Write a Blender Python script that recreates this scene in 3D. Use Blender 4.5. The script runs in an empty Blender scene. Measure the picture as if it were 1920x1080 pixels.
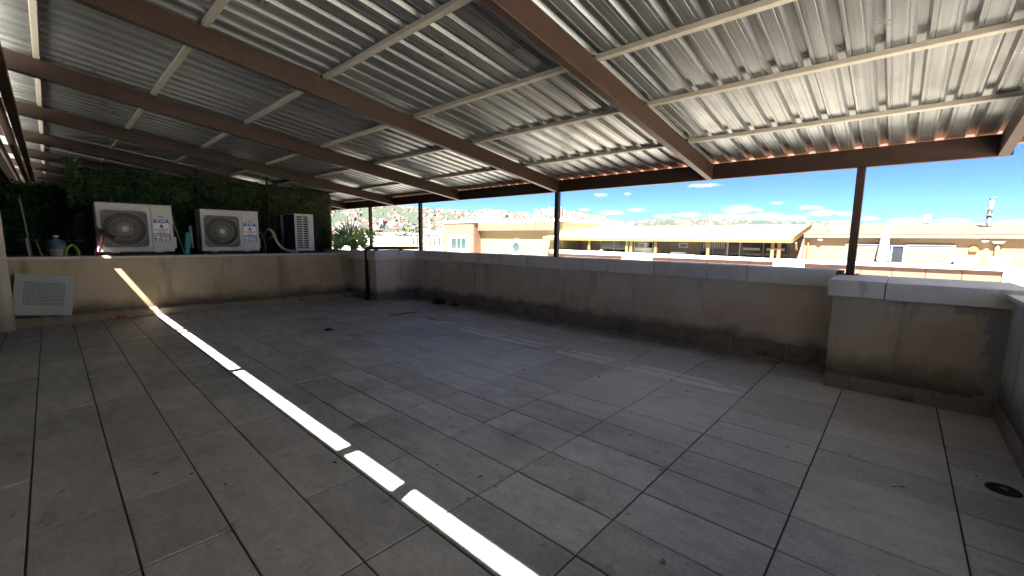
import bpy, math, random
import numpy as np
from mathutils import Vector, Matrix
R = math.radians
random.seed(7)
rng = np.random.default_rng(7)
S = bpy.context.scene
COL = S.collection

# ------------------------------------------------------------------ camera
YAW, PITCH, ROLL, F = 0.8294, -0.1254, 0.0126, 791.59
cy, sy, cp, sp = math.cos(YAW), math.sin(YAW), math.cos(PITCH), math.sin(PITCH)
fw = Vector((sy*cp, cy*cp, sp)); rt = Vector((cy, -sy, 0)); up = rt.cross(fw)
r2 = rt*math.cos(ROLL) + up*math.sin(ROLL); u2 = -rt*math.sin(ROLL) + up*math.cos(ROLL)
cam = bpy.data.cameras.new("camera"); cam_o = bpy.data.objects.new("camera", cam); COL.objects.link(cam_o)
M = Matrix.Identity(4)
for k in range(3):
    M[k][0] = r2[k]; M[k][1] = u2[k]; M[k][2] = -fw[k]
M[0][3], M[1][3], M[2][3] = 0, 0, 1.5
cam_o.matrix_world = M
cam.sensor_width = 36; cam.lens = F/1920*36
cam.shift_x = -0.9/1920; cam.shift_y = 8.9/1920
cam.clip_start = 0.05; cam.clip_end = 12000
S.camera = cam_o

# ------------------------------------------------------------------ light
SUN = Vector((-0.58, -0.2, 1.0)).normalized()
SUN_EL = math.asin(SUN.z); SUN_ROT = math.atan2(SUN.x, SUN.y)
sun = bpy.data.lights.new("sun", 'SUN'); sun.energy = 5.0; sun.angle = R(0.5); sun.color = (1.0, 0.93, 0.81)
sun_o = bpy.data.objects.new("sun", sun); COL.objects.link(sun_o)
sun_o.rotation_euler = SUN.to_track_quat('Z', 'Y').to_euler(); sun_o.location = (-5, -5, 20)

W = bpy.data.worlds.new("World"); S.world = W; W.use_nodes = True
nt = W.node_tree; N = nt.nodes; L = nt.links
for n in list(N): N.remove(n)
out = N.new('ShaderNodeOutputWorld'); bg = N.new('ShaderNodeBackground'); bg.inputs[1].default_value = 0.05
sky = N.new('ShaderNodeTexSky'); sky.sky_type = 'NISHITA'; sky.sun_disc = False
sky.sun_elevation = SUN_EL; sky.sun_rotation = SUN_ROT; sky.altitude = 3500; sky.air_density = 0.225; sky.dust_density = 0.0; sky.ozone_density = 2.5
hsv = N.new('ShaderNodeHueSaturation'); hsv.inputs['Saturation'].default_value = 1.12; hsv.inputs['Hue'].default_value = 0.50
L.new(sky.outputs[0], hsv.inputs['Color'])
geo = N.new('ShaderNodeTexCoord')
sep = N.new('ShaderNodeSeparateXYZ'); L.new(geo.outputs['Generated'], sep.inputs[0])
def wm(op, a, b=None, c=None, clamp=False):
    n = N.new('ShaderNodeMath'); n.operation = op; n.use_clamp = clamp
    for i, v in enumerate((a, b, c)):
        if v is None: continue
        if isinstance(v, (int, float)): n.inputs[i].default_value = v
        else: L.new(v, n.inputs[i])
    return n.outputs[0]
az = wm('ARCTAN2', sep.outputs[0], sep.outputs[1])
hyp = wm('SQRT', wm('ADD', wm('MULTIPLY', sep.outputs[0], sep.outputs[0]), wm('MULTIPLY', sep.outputs[1], sep.outputs[1])))
el = wm('DIVIDE', sep.outputs[2], hyp)
comb = N.new('ShaderNodeCombineXYZ'); L.new(wm('MULTIPLY', az, 1.0), comb.inputs[0]); L.new(wm('MULTIPLY', el, 2.2), comb.inputs[1])
nz = N.new('ShaderNodeTexNoise'); nz.inputs['Scale'].default_value = 26; nz.inputs['Detail'].default_value = 6; nz.inputs['Roughness'].default_value = 0.6
L.new(comb.outputs[0], nz.inputs['Vector'])
nf = wm('MULTIPLY', wm('SUBTRACT', nz.outputs[0], 0.5), 2.6)
CLOUDS = [(71.5, .118, 1.8, .006), (59.0, .1035, 1.0, .004), (62.3, .1055, .5, .0035), (63.4, .069, 1.3, .0055), (57.0, .070, 1.0, .004),
          (60.3, .064, 1.6, .006), (75.3, .066, 2.2, .011), (73.5, .052, 2.4, .007), (69.7, .058, 1.8, .006), (76.5, .053, 3.5, .008),
          (79.1, .078, .8, .003), (82.1, .069, 1.2, .005), (83.3, .056, 1.8, .006), (85.3, .055, 1.6, .005), (80.2, .049, 2.5, .007),
          (89.8, .0415, 1.3, .0055), (93.4, .040, 1.3, .004), (97.0, .037, 1.5, .003), (66.5, .055, 1.5, .004), (87.3, .045, 1.3, .004),
          (40, .10, 2.0, .005), (110, .09, 3, .008), (125, .07, 4, .01), (10, .09, 3, .008), (-20, .08, 4, .01), (150, .1, 4, .01), (190, .08, 4, .01)]
acc = None
for a0, e0, wa, we in CLOUDS:
    a0 = (a0 + 180) % 360 - 180
    dx = wm('DIVIDE', wm('SUBTRACT', az, R(a0)), R(wa)); dy = wm('DIVIDE', wm('SUBTRACT', el, e0), we)
    d = wm('SQRT', wm('ADD', wm('MULTIPLY', dx, dx), wm('MULTIPLY', dy, dy)))
    m = wm('MULTIPLY', wm('SUBTRACT', wm('ADD', 1.1, nf), d), 0.75, clamp=True)
    acc = m if acc is None else wm('MAXIMUM', acc, m)
acc = wm('POWER', acc, 1.3)
mixc = N.new('ShaderNodeMixRGB'); mixc.inputs[2].default_value = (5.2, 5.3, 5.5, 1)
L.new(wm('MULTIPLY', acc, 0.75), mixc.inputs[0]); L.new(hsv.outputs[0], mixc.inputs[1])
L.new(mixc.outputs[0], bg.inputs[0]); L.new(bg.outputs[0], out.inputs[0])

S.view_settings.view_transform = 'Standard'; S.view_settings.look = 'None'
S.view_settings.exposure = 3.6; S.view_settings.gamma = 1.0; S.view_settings.use_curve_mapping = False
S.render.engine = 'CYCLES'
cyc = S.cycles
cyc.max_bounces = 10; cyc.diffuse_bounces = 6; cyc.glossy_bounces = 4; cyc.transmission_bounces = 4; cyc.transparent_max_bounces = 8
cyc.use_denoising = True; cyc.caustics_reflective = False; cyc.caustics_refractive = False
cyc.sample_clamp_indirect = 6.0

# ------------------------------------------------------------------ materials
def mat(name, col, rough=0.8, metal=0.0, col2=None, scale=4.0, contrast=1.0, bump=0.0, bscale=60.0, stretch=(1, 1, 1), spec=0.5, rnd=0.0, dark=None, trans=0.0, coat=0.0, stain=None, detail=6, coords='world'):
    """col..col2 by noise; rnd = value variation between objects; stain=(colour, scale, threshold)"""
    m = bpy.data.materials.new(name); m.use_nodes = True
    t = m.node_tree; n = t.nodes; l = t.links
    b = n['Principled BSDF']; b.inputs['Roughness'].default_value = rough; b.inputs['Metallic'].default_value = metal
    b.inputs['Specular IOR Level'].default_value = spec
    if trans: b.inputs['Transmission Weight'].default_value = trans
    if coat: b.inputs['Coat Weight'].default_value = coat
    if coords == 'world':
        g = n.new('ShaderNodeNewGeometry'); src = g.outputs['Position']
    else:
        g = n.new('ShaderNodeTexCoord'); src = g.outputs['Object']
    mp = n.new('ShaderNodeMapping'); mp.inputs['Scale'].default_value = stretch; l.new(src, mp.inputs['Vector'])
    vec = mp.outputs[0]
    cur = None
    def noise(sc, det=detail, ro=0.6):
        z = n.new('ShaderNodeTexNoise'); z.inputs['Scale'].default_value = sc; z.inputs['Detail'].default_value = det; z.inputs['Roughness'].default_value = ro
        l.new(vec, z.inputs['Vector']); return z.outputs[0]
    if col2 is not None:
        mr = n.new('ShaderNodeMapRange'); mr.inputs['From Min'].default_value = 0.5-0.22/contrast; mr.inputs['From Max'].default_value = 0.5+0.22/contrast
        l.new(noise(scale), mr.inputs['Value'])
        mx = n.new('ShaderNodeMixRGB'); mx.inputs[1].default_value = (*col, 1); mx.inputs[2].default_value = (*col2, 1)
        l.new(mr.outputs[0], mx.inputs[0]); cur = mx.outputs[0]
    if stain:
        sc_, s_, th = stain
        mr = n.new('ShaderNodeMapRange'); mr.inputs['From Min'].default_value = th; mr.inputs['From Max'].default_value = th+0.12
        l.new(noise(s_, 8, 0.65), mr.inputs['Value'])
        mx = n.new('ShaderNodeMixRGB'); mx.inputs[1].default_value = (*col, 1); mx.inputs[2].default_value = (*sc_, 1)
        if cur is not None: l.new(cur, mx.inputs[1])
        l.new(mr.outputs[0], mx.inputs[0]); cur = mx.outputs[0]
    if rnd:
        oi = n.new('ShaderNodeObjectInfo')
        mr = n.new('ShaderNodeMapRange'); mr.inputs['To Min'].default_value = 1-rnd; mr.inputs['To Max'].default_value = 1+rnd
        l.new(oi.outputs['Random'], mr.inputs['Value'])
        hs = n.new('ShaderNodeHueSaturation'); hs.inputs['Color'].default_value = (*col, 1)
        if cur is not None: l.new(cur, hs.inputs['Color'])
        l.new(mr.outputs[0], hs.inputs['Value']); cur = hs.outputs[0]
    if cur is not None: l.new(cur, b.inputs['Base Color'])
    else: b.inputs['Base Color'].default_value = (*col, 1)
    if bump:
        bp = n.new('ShaderNodeBump'); bp.inputs['Strength'].default_value = bump; bp.inputs['Distance'].default_value = 0.01
        l.new(noise(bscale, 5), bp.inputs['Height']); l.new(bp.outputs[0], b.inputs['Normal'])
    m['cur'] = 0
    return m

def nodes_of(m): return m.node_tree.nodes, m.node_tree.links, m.node_tree.nodes['Principled BSDF']

MT = {}
# floor tile: riven grey ceramic slate, stains in world space, pale strips in one row
def tile_material():
    m = bpy.data.materials.new("grey_slate_tile"); m.use_nodes = True; n, l, b = nodes_of(m)
    g = n.new('ShaderNodeNewGeometry'); oi = n.new('ShaderNodeObjectInfo')
    P = g.outputs['Position']
    def noise(vec, sc, det=6, ro=0.6):
        z = n.new('ShaderNodeTexNoise'); z.inputs['Scale'].default_value = sc; z.inputs['Detail'].default_value = det; z.inputs['Roughness'].default_value = ro
        l.new(vec, z.inputs['Vector']); return z.outputs[0]
    def rng_(v, a, b_, c=0.0, d=1.0):
        r = n.new('ShaderNodeMapRange'); r.interpolation_type = 'SMOOTHSTEP'
        for k, x in (('From Min', a), ('From Max', b_), ('To Min', c), ('To Max', d)): r.inputs[k].default_value = x
        l.new(v, r.inputs['Value']); return r.outputs[0]
    def mth(op, a, c=None):
        q = n.new('ShaderNodeMath'); q.operation = op
        for i, v in enumerate((a, c)):
            if v is None: continue
            if isinstance(v, (int, float)): q.inputs[i].default_value = v
            else: l.new(v, q.inputs[i])
        return q.outputs[0]
    off = n.new('ShaderNodeVectorMath'); off.operation = 'SCALE'; off.inputs[0].default_value = (37, 61, 13); l.new(oi.outputs['Random'], off.inputs['Scale'])
    add = n.new('ShaderNodeVectorMath'); add.operation = 'ADD'; l.new(P, add.inputs[0]); l.new(off.outputs[0], add.inputs[1])
    mp = n.new('ShaderNodeMapping'); mp.inputs['Scale'].default_value = (2.6, 1.0, 1); l.new(add.outputs[0], mp.inputs[0])
    slate = noise(mp.outputs[0], 3.5, 9, 0.68)
    fine = noise(add.outputs[0], 45, 6, 0.7)
    stain = noise(P, 0.8, 8, 0.6); stain2 = noise(P, 2.7, 9, 0.7); spots = noise(P, 9, 3, 0.5)
    c = n.new('ShaderNodeValToRGB'); e = c.color_ramp
    e.elements[0].position = 0.30; e.elements[0].color = (0.42, 0.42, 0.43, 1); e.elements[1].position = 0.72; e.elements[1].color = (0.65, 0.65, 0.66, 1)
    l.new(slate, c.inputs[0])
    def mixc(f, a, colr, blend='MIX'):
        x = n.new('ShaderNodeMixRGB'); x.blend_type = blend; l.new(f, x.inputs[0]); l.new(a, x.inputs[1]); x.inputs[2].default_value = (*colr, 1); return x.outputs[0]
    cur = c.outputs[0]
    cur = mixc(mth('MULTIPLY', rng_(stain, 0.45, 0.68), 0.55), cur, (0.19, 0.18, 0.165))
    cur = mixc(mth('MULTIPLY', rng_(stain2, 0.52, 0.66), 0.65), cur, (0.42, 0.41, 0.40))
    cur = mixc(mth('MULTIPLY', rng_(stain2, 0.42, 0.30), 0.6), cur, (0.10, 0.092, 0.082))
    cur = mixc(mth('MULTIPLY', rng_(spots, 0.70, 0.74), 0.8), cur, (0.03, 0.028, 0.026))
    # grime along the parapet foot and corner
    sp_ = n.new('ShaderNodeSeparateXYZ'); l.new(P, sp_.inputs[0])
    X, Y = sp_.outputs[0], sp_.outputs[1]
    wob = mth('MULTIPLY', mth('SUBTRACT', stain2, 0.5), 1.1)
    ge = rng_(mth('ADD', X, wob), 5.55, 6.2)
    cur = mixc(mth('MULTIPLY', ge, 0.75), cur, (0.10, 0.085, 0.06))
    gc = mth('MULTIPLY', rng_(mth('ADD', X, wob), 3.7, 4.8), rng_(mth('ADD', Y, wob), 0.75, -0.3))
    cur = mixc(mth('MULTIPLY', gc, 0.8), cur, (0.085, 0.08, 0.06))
    # riven contour lines of the slate pattern, different on every tile
    mp2 = n.new('ShaderNodeMapping'); mp2.inputs['Scale'].default_value = (2.2, 1.0, 1); l.new(add.outputs[0], mp2.inputs[0])
    cn = noise(mp2.outputs[0], 1.7, 4, 0.5)
    fr = mth('ABSOLUTE', mth('SUBTRACT', mth('FRACT', mth('MULTIPLY', cn, 9.0)), 0.5))
    cl = mth('MULTIPLY', rng_(fr, 0.045, 0.0), rng_(noise(add.outputs[0], 3.0, 3, 0.5), 0.45, 0.62))
    cur = mixc(mth('MULTIPLY', cl, 0.55), cur, (0.16, 0.155, 0.15))
    edge_ = rng_(fr, 0.30, 0.05); cur = mixc(mth('MULTIPLY', edge_, 0.16), cur, (0.72, 0.72, 0.74))
    # white mineral marks
    ws = noise(P, 5.5, 10, 0.75)
    cur = mixc(mth('MULTIPLY', rng_(ws, 0.62, 0.70), 0.6), cur, (0.5, 0.5, 0.5))
    dust_daylight = mth('MULTIPLY', mth('MULTIPLY', rng_(mth('ADD', X, mth('MULTIPLY', wob, 1.2)), 2.2, 4.2), rng_(mth('ADD', X, wob), 6.0, 5.2)), rng_(mth('ADD', Y, wob), 8.6, 6.2))  # dusty film plus painted daylight, brightening the middle and right floor
    cur = mixc(mth('MULTIPLY', dust_daylight, 0.55), cur, (0.70, 0.71, 0.745))
    soil_dark = mth('MULTIPLY', rng_(mth('ADD', X, mth('MULTIPLY', wob, 1.4)), 1.7, 0.4), 0.5)  # greenish dirt plus painted shade, darkening the left floor
    cur = mixc(soil_dark, cur, (0.17, 0.168, 0.145))
    # value change tile to tile and fine grain
    hs = n.new('ShaderNodeHueSaturation'); l.new(cur, hs.inputs['Color'])
    l.new(mth('ADD', rng_(oi.outputs['Random'], 0, 1, -0.12, 0.10), rng_(fine, 0.3, 0.7, 0.88, 1.12)), hs.inputs['Value'])
    l.new(hs.outputs[0], b.inputs['Base Color'])
    # pale strips: two near-white bands inside the row x 4.44..4.78
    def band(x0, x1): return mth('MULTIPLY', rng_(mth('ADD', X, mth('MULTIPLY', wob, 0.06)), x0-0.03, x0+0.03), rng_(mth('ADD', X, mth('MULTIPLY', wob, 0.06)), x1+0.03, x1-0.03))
    pale_strips = mth('MAXIMUM', band(4.47, 4.60), band(4.66, 4.77))
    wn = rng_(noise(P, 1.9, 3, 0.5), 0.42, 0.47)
    pale_strips = mth('MULTIPLY', mth('MULTIPLY', pale_strips, wn), mth('MULTIPLY', rng_(Y, 0.9, 1.2), rng_(Y, 6.1, 5.8)))
    fin = mixc(mth('MULTIPLY', pale_strips, 0.9), hs.outputs[0], (0.86, 0.89, 0.93)); l.new(fin, b.inputs['Base Color'])
    rg = mth('SUBTRACT', rng_(slate, 0.3, 0.7, 0.55, 0.36), mth('MULTIPLY', pale_strips, 0.1))
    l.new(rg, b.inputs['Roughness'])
    b.inputs['Specular IOR Level'].default_value = 0.55
    bp = n.new('ShaderNodeBump'); bp.inputs['Distance'].default_value = 0.006
    l.new(mth('SUBTRACT', 0.55, mth('MULTIPLY', pale_strips, 0.5)), bp.inputs['Strength'])
    l.new(mth('ADD', mth('MULTIPLY', slate, 1.0), mth('MULTIPLY', fine, 0.25)), bp.inputs['Height']); l.new(bp.outputs[0], b.inputs['Normal'])
    return m
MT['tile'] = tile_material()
MT['grout'] = mat('dark_grout', (0.035, 0.033, 0.030), 0.95, col2=(0.075, 0.07, 0.064), scale=3, bump=0.4)

def plaster_material(name, c1, c2, grime, z0, z1, patch=False):
    m = bpy.data.materials.new(name); m.use_nodes = True; n, l, b = nodes_of(m)
    g = n.new('ShaderNodeNewGeometry'); P = g.outputs['Position']
    def noise(sc, det=6, ro=0.6, st=(1, 1, 1)):
        mp = n.new('ShaderNodeMapping'); mp.inputs['Scale'].default_value = st; l.new(P, mp.inputs[0])
        z = n.new('ShaderNodeTexNoise'); z.inputs['Scale'].default_value = sc; z.inputs['Detail'].default_value = det; z.inputs['Roughness'].default_value = ro
        l.new(mp.outputs[0], z.inputs['Vector']); return z.outputs[0]
    def rng_(v, a, b_, c=0.0, d=1.0):
        r = n.new('ShaderNodeMapRange'); r.interpolation_type = 'SMOOTHSTEP'
        for k, x in (('From Min', a), ('From Max', b_), ('To Min', c), ('To Max', d)): r.inputs[k].default_value = x
        l.new(v, r.inputs['Value']); return r.outputs[0]
    def mth(op, a, c=None):
        q = n.new('ShaderNodeMath'); q.operation = op
        for i, v in enumerate((a, c)):
            if v is None: continue
            if isinstance(v, (int, float)): q.inputs[i].default_value = v
            else: l.new(v, q.inputs[i])
        return q.outputs[0]
    def mixc(f, a, colr):
        x = n.new('ShaderNodeMixRGB'); l.new(f, x.inputs[0]); l.new(a, x.inputs[1]); x.inputs[2].default_value = (*colr, 1); return x.outputs[0]
    c = n.new('ShaderNodeMixRGB'); c.inputs[1].default_value = (*c1, 1); c.inputs[2].default_value = (*c2, 1)
    l.new(rng_(noise(1.6, 7), 0.35, 0.65), c.inputs[0]); cur = c.outputs[0]
    s = n.new('ShaderNodeSeparateXYZ'); l.new(P, s.inputs[0])
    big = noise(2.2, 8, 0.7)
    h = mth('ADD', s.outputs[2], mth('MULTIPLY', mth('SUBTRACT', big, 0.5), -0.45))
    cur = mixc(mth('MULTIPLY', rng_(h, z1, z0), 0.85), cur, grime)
    # damp runs from under the coping
    run = noise(2.4, 6, 0.65, (1, 1, 0.18))
    cur = mixc(mth('MULTIPLY', rng_(run, 0.54, 0.68), 0.5), cur, (grime[0]*1.6, grime[1]*1.5, grime[2]*1.3))
    cur = mixc(mth('MULTIPLY', rng_(noise(7, 8, 0.75), 0.66, 0.72), 0.5), cur, (grime[0]*1.2, grime[1]*1.2, grime[2]*1.2))
    if patch:   # fresh grey render in the corner
        wob = mth('MULTIPLY', mth('SUBTRACT', noise(9, 5), 0.5), 0.25)
        pm = mth('MAXIMUM', rng_(mth('ADD', s.outputs[1], wob), -0.625, -0.64), mth('MULTIPLY', rng_(mth('ADD', s.outputs[1], wob), -0.36, -0.40), rng_(mth('ADD', s.outputs[2], wob), 0.885, 0.90)))
        cur = mixc(pm, cur, (0.30, 0.30, 0.29))
    l.new(cur, b.inputs['Base Color']); b.inputs['Roughness'].default_value = 0.9; b.inputs['Specular IOR Level'].default_value = 0.25
    bp = n.new('ShaderNodeBump'); bp.inputs['Strength'].default_value = 0.45; bp.inputs['Distance'].default_value = 0.004
    l.new(mth('ADD', noise(160, 3), mth('MULTIPLY', big, 2.0)), bp.inputs['Height']); l.new(bp.outputs[0], b.inputs['Normal'])
    return m
MT['plaster'] = plaster_material('beige_plaster', (0.58, 0.475, 0.385), (0.66, 0.56, 0.47), (0.13, 0.105, 0.08), 0.16, 0.36)
MT['plaster_pier'] = plaster_material('beige_plaster_patched', (0.42, 0.355, 0.285), (0.52, 0.445, 0.365), (0.065, 0.055, 0.042), 0.12, 0.5, patch=True)
MT['plaster_ledge'] = plaster_material('tan_plaster', (0.44, 0.34, 0.22), (0.50, 0.41, 0.29), (0.10, 0.08, 0.055), 0.14, 0.42)
MT['plaster_grey'] = plaster_material('grey_plaster', (0.50, 0.50, 0.49), (0.58, 0.58, 0.57), (0.12, 0.11, 0.09), 0.2, 0.5)
MT['coping'] = mat('pale_coping_tile', (0.66, 0.62, 0.56), 0.55, col2=(0.76, 0.72, 0.66), scale=5, stretch=(1, 1, 0.35), stain=((0.36, 0.32, 0.27), 3.5, 0.58), rnd=0.06, bump=0.1)
MT['coping_white'] = mat('white_ledge_slab', (0.510, 0.484, 0.425), 0.6, col2=(0.595, 0.570, 0.510), scale=4, stain=((0.30, 0.27, 0.22), 5, 0.66), rnd=0.05)
MT['skirt'] = mat('brown_skirting_tile', (0.20, 0.165, 0.14), 0.5, col2=(0.27, 0.23, 0.20), scale=5, stain=((0.10, 0.08, 0.055), 4, 0.56), rnd=0.12, bump=0.15)
MT['kerb'] = mat('rough_mortar_kerb', (0.22, 0.185, 0.13), 0.95, col2=(0.34, 0.29, 0.22), scale=4, bump=0.8, bscale=35, stain=((0.08, 0.07, 0.05), 4, 0.56))
MT['steel'] = mat('brown_painted_steel', (0.026, 0.0125, 0.007), 0.5, col2=(0.044, 0.022, 0.013), scale=7, stain=((0.085, 0.055, 0.038), 11, 0.64), rnd=0.12, bump=0.05, bscale=20, spec=0.35)
MT['purlin'] = mat('cream_primed_steel', (0.432, 0.390, 0.307), 0.5, col2=(0.501, 0.460, 0.377), scale=6, stain=((0.32, 0.16, 0.07), 14, 0.66), bump=0.05)
MT['gutter'] = mat('orange_brown_gutter', (0.156, 0.066, 0.031), 0.5, col2=(0.117, 0.047, 0.023), scale=5)

def sheet_material():
    m = bpy.data.materials.new('galvanised_sheet'); m.use_nodes = True; n, l, b = nodes_of(m)
    g = n.new('ShaderNodeNewGeometry'); P = g.outputs['Position']; oi = n.new('ShaderNodeObjectInfo')
    def noise(sc, st, det=5):
        mp = n.new('ShaderNodeMapping'); mp.inputs['Scale'].default_value = st; l.new(P, mp.inputs[0])
        z = n.new('ShaderNodeTexNoise'); z.inputs['Scale'].default_value = sc; z.inputs['Detail'].default_value = det; z.inputs['Roughness'].default_value = 0.65
        l.new(mp.outputs[0], z.inputs['Vector']); return z.outputs[0]
    streak = noise(1.0, (0.9, 26, 1)); blot = noise(2.0, (1, 1, 1))
    c = n.new('ShaderNodeValToRGB'); c.color_ramp.elements[0].position = 0.32; c.color_ramp.elements[0].color = (0.165, 0.172, 0.17, 1)
    c.color_ramp.elements[1].position = 0.70; c.color_ramp.elements[1].color = (0.29, 0.30, 0.297, 1); l.new(streak, c.inputs[0])
    hs = n.new('ShaderNodeHueSaturation'); l.new(c.outputs[0], hs.inputs['Color'])
    mr = n.new('ShaderNodeMapRange'); mr.inputs['To Min'].default_value = 0.88; mr.inputs['To Max'].default_value = 1.1; l.new(oi.outputs['Random'], mr.inputs['Value']); l.new(mr.outputs[0], hs.inputs['Value'])
    l.new(hs.outputs[0], b.inputs['Base Color'])
    b.inputs['Metallic'].default_value = 0.6
    r = n.new('ShaderNodeMapRange'); r.inputs['From Min'].default_value = 0.3; r.inputs['From Max'].default_value = 0.7; r.inputs['To Min'].default_value = 0.26; r.inputs['To Max'].default_value = 0.40
    l.new(blot, r.inputs['Value']); l.new(r.outputs[0], b.inputs['Roughness'])
    bp = n.new('ShaderNodeBump'); bp.inputs['Strength'].default_value = 0.15; bp.inputs['Distance'].default_value = 0.003
    l.new(noise(1.0, (.8, 3, 1), 2), bp.inputs['Height']); l.new(bp.outputs[0], b.inputs['Normal'])
    return m
MT['sheet'] = sheet_material()
MT['ac_white'] = mat('off_white_enamel', (0.527, 0.518, 0.493), 0.4, col2=(0.595, 0.586, 0.561), scale=3, stain=((0.45, 0.42, 0.36), 6, 0.66), coords='object')
MT['ac_mesh'] = mat('dusty_grey_mesh', (0.170, 0.162, 0.140), 0.8, col2=(0.230, 0.212, 0.178), scale=8, coords='object')
MT['ac_dark'] = mat('dark_fan_cavity', (0.035, 0.033, 0.03), 0.7, coords='object')
MT['ac_wire'] = mat('grey_guard_wire', (0.425, 0.408, 0.357), 0.5, coords='object')
MT['coil'] = mat('dark_coil_fins', (0.055, 0.062, 0.075), 0.45, 0.4, bump=0.6, bscale=120, stretch=(1, 6, 1), coords='object')
MT['rubber'] = mat('black_rubber', (0.02, 0.02, 0.02), 0.7)
MT['white'] = mat('white_paint', (0.80, 0.80, 0.79), 0.6, col2=(0.74, 0.74, 0.73), scale=2)
MT['sticker'] = mat('white_sticker', (0.78, 0.80, 0.84), 0.4)
MT['blue_print'] = mat('blue_print', (0.02, 0.10, 0.45), 0.4)
MT['navy_print'] = mat('navy_print', (0.012, 0.035, 0.19), 0.4)
MT['red_print'] = mat('red_print', (0.50, 0.03, 0.03), 0.4)
MT['magenta'] = mat('magenta_plastic', (0.62, 0.03, 0.38), 0.35)
MT['red'] = mat('red_plastic', (0.65, 0.03, 0.015), 0.35)
MT['teal'] = mat('teal_plastic', (0.0, 0.26, 0.25), 0.5)
MT['grey_plastic'] = mat('grey_plastic', (0.30, 0.32, 0.34), 0.5)
MT['blue_plastic'] = mat('dull_blue_plastic', (0.06, 0.12, 0.20), 0.4)
MT['wood'] = mat('bare_wood', (0.32, 0.20, 0.09), 0.7, col2=(0.40, 0.27, 0.13), scale=9)
MT['pipe_wrap'] = mat('cream_pipe_wrap', (0.50, 0.46, 0.38), 0.7, col2=(0.42, 0.37, 0.29), scale=14, bump=0.3)
MT['column'] = mat('beige_column_paint', (0.52, 0.45, 0.34), 0.6, col2=(0.60, 0.53, 0.41), scale=3)
MT['left_wall'] = mat('grey_beige_render', (0.36, 0.34, 0.31), 0.85, col2=(0.44, 0.42, 0.385), scale=2)
MT['panel_metal'] = mat('pale_perforated_metal', (0.340, 0.383, 0.365), 0.5, col2=(0.408, 0.442, 0.425), scale=3)
MT['dark_wall'] = mat('dark_building_wall', (0.060, 0.052, 0.045), 0.8, col2=(0.10, 0.085, 0.07), scale=2, bump=0.2)
MT['dark_frame'] = mat('grey_window_frame', (0.16, 0.17, 0.17), 0.4)
MT['dark_glass'] = mat('dark_window_glass', (0.012, 0.016, 0.02), 0.06, spec=0.8)
MT['hedge_a'] = mat('artificial_leaf_green', (0.010, 0.048, 0.013), 0.4, col2=(0.040, 0.120, 0.028), scale=3.5, contrast=1.4)
MT['hedge_b'] = mat('artificial_leaf_brown', (0.048, 0.060, 0.018), 0.5, col2=(0.104, 0.096, 0.032), scale=9)
MT['hedge_back'] = mat('hedge_net_backing', (0.008, 0.016, 0.008), 0.9)
MT['palm'] = mat('palm_leaf', (0.07, 0.17, 0.03), 0.4, col2=(0.12, 0.25, 0.05), scale=5)
MT['palm_dry'] = mat('dry_palm_leaf', (0.36, 0.24, 0.04), 0.6, col2=(0.25, 0.20, 0.05), scale=6)
MT['trunk'] = mat('bark', (0.10, 0.07, 0.045), 0.9, bump=0.6)
MT['soil_dark'] = mat('planter_soil', (0.06, 0.045, 0.03), 0.95, bump=0.6)
MT['rag'] = mat('dark_green_rag', (0.045, 0.05, 0.04), 0.95, col2=(0.02, 0.022, 0.02), scale=12)
MT['leaf_dry'] = mat('dry_leaf', (0.035, 0.025, 0.018), 0.8)
MT['brick'] = mat('red_brick', (0.33, 0.07, 0.06), 0.85, bump=0.4)
MT['roof_white'] = mat('white_coated_roof', (0.78, 0.78, 0.77), 0.5, col2=(0.70, 0.70, 0.68), scale=1.5)
# far buildings
MT['salmon'] = mat('salmon_cladding', (0.140, 0.078, 0.056), 0.6, col2=(0.155, 0.088, 0.063), scale=0.6, rnd=0.05)
MT['cream_wall'] = mat('cream_render', (0.199, 0.163, 0.083), 0.8, col2=(0.189, 0.153, 0.080), scale=0.5)
MT['ochre_wall'] = mat('ochre_render', (0.185, 0.119, 0.064), 0.8, col2=(0.199, 0.128, 0.071), scale=0.4)
MT['white_cap'] = mat('white_coping_far', (0.80, 0.79, 0.77), 0.6, col2=(0.70, 0.68, 0.66), scale=0.7)
MT['yellow_trim'] = mat('yellow_trim', (0.173, 0.131, 0.037), 0.6)
MT['orange_trim'] = mat('orange_trim', (0.172, 0.090, 0.043), 0.6, col2=(0.156, 0.078, 0.039), scale=1)
MT['roof_taupe'] = mat('taupe_metal_roof', (0.056, 0.046, 0.038), 0.7, col2=(0.070, 0.057, 0.048), scale=0.5)
MT['eave_band'] = mat('cream_gutter', (0.187, 0.164, 0.109), 0.6, col2=(0.133, 0.113, 0.078), scale=2)
MT['room_wall'] = mat('patio_taupe_wall', (0.234, 0.179, 0.133), 0.8, col2=(0.265, 0.211, 0.156), scale=0.5)
MT['glass_far'] = mat('far_window_glass', (0.02, 0.026, 0.034), 0.08, spec=0.9)
MT['glass_teal'] = mat('teal_window_glass', (0.02, 0.045, 0.05), 0.08, spec=0.9)
MT['frame_pale'] = mat('pale_blue_frame', (0.172, 0.203, 0.257), 0.4)
MT['slat'] = mat('olive_shutter_slat', (0.062, 0.060, 0.040), 0.6)
MT['canvas'] = mat('pinkish_canvas', (0.312, 0.257, 0.234), 0.85, col2=(0.265, 0.218, 0.195), scale=5)
MT['galv'] = mat('galvanised_flue', (0.328, 0.343, 0.367), 0.35, 0.7, col2=(0.250, 0.265, 0.289), scale=6)
MT['curtain'] = mat('pale_curtain', (0.45, 0.44, 0.38), 0.9)
MT['ground'] = mat('dusty_ground', (0.26, 0.25, 0.20), 0.95, col2=(0.34, 0.32, 0.26), scale=0.02)
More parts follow.
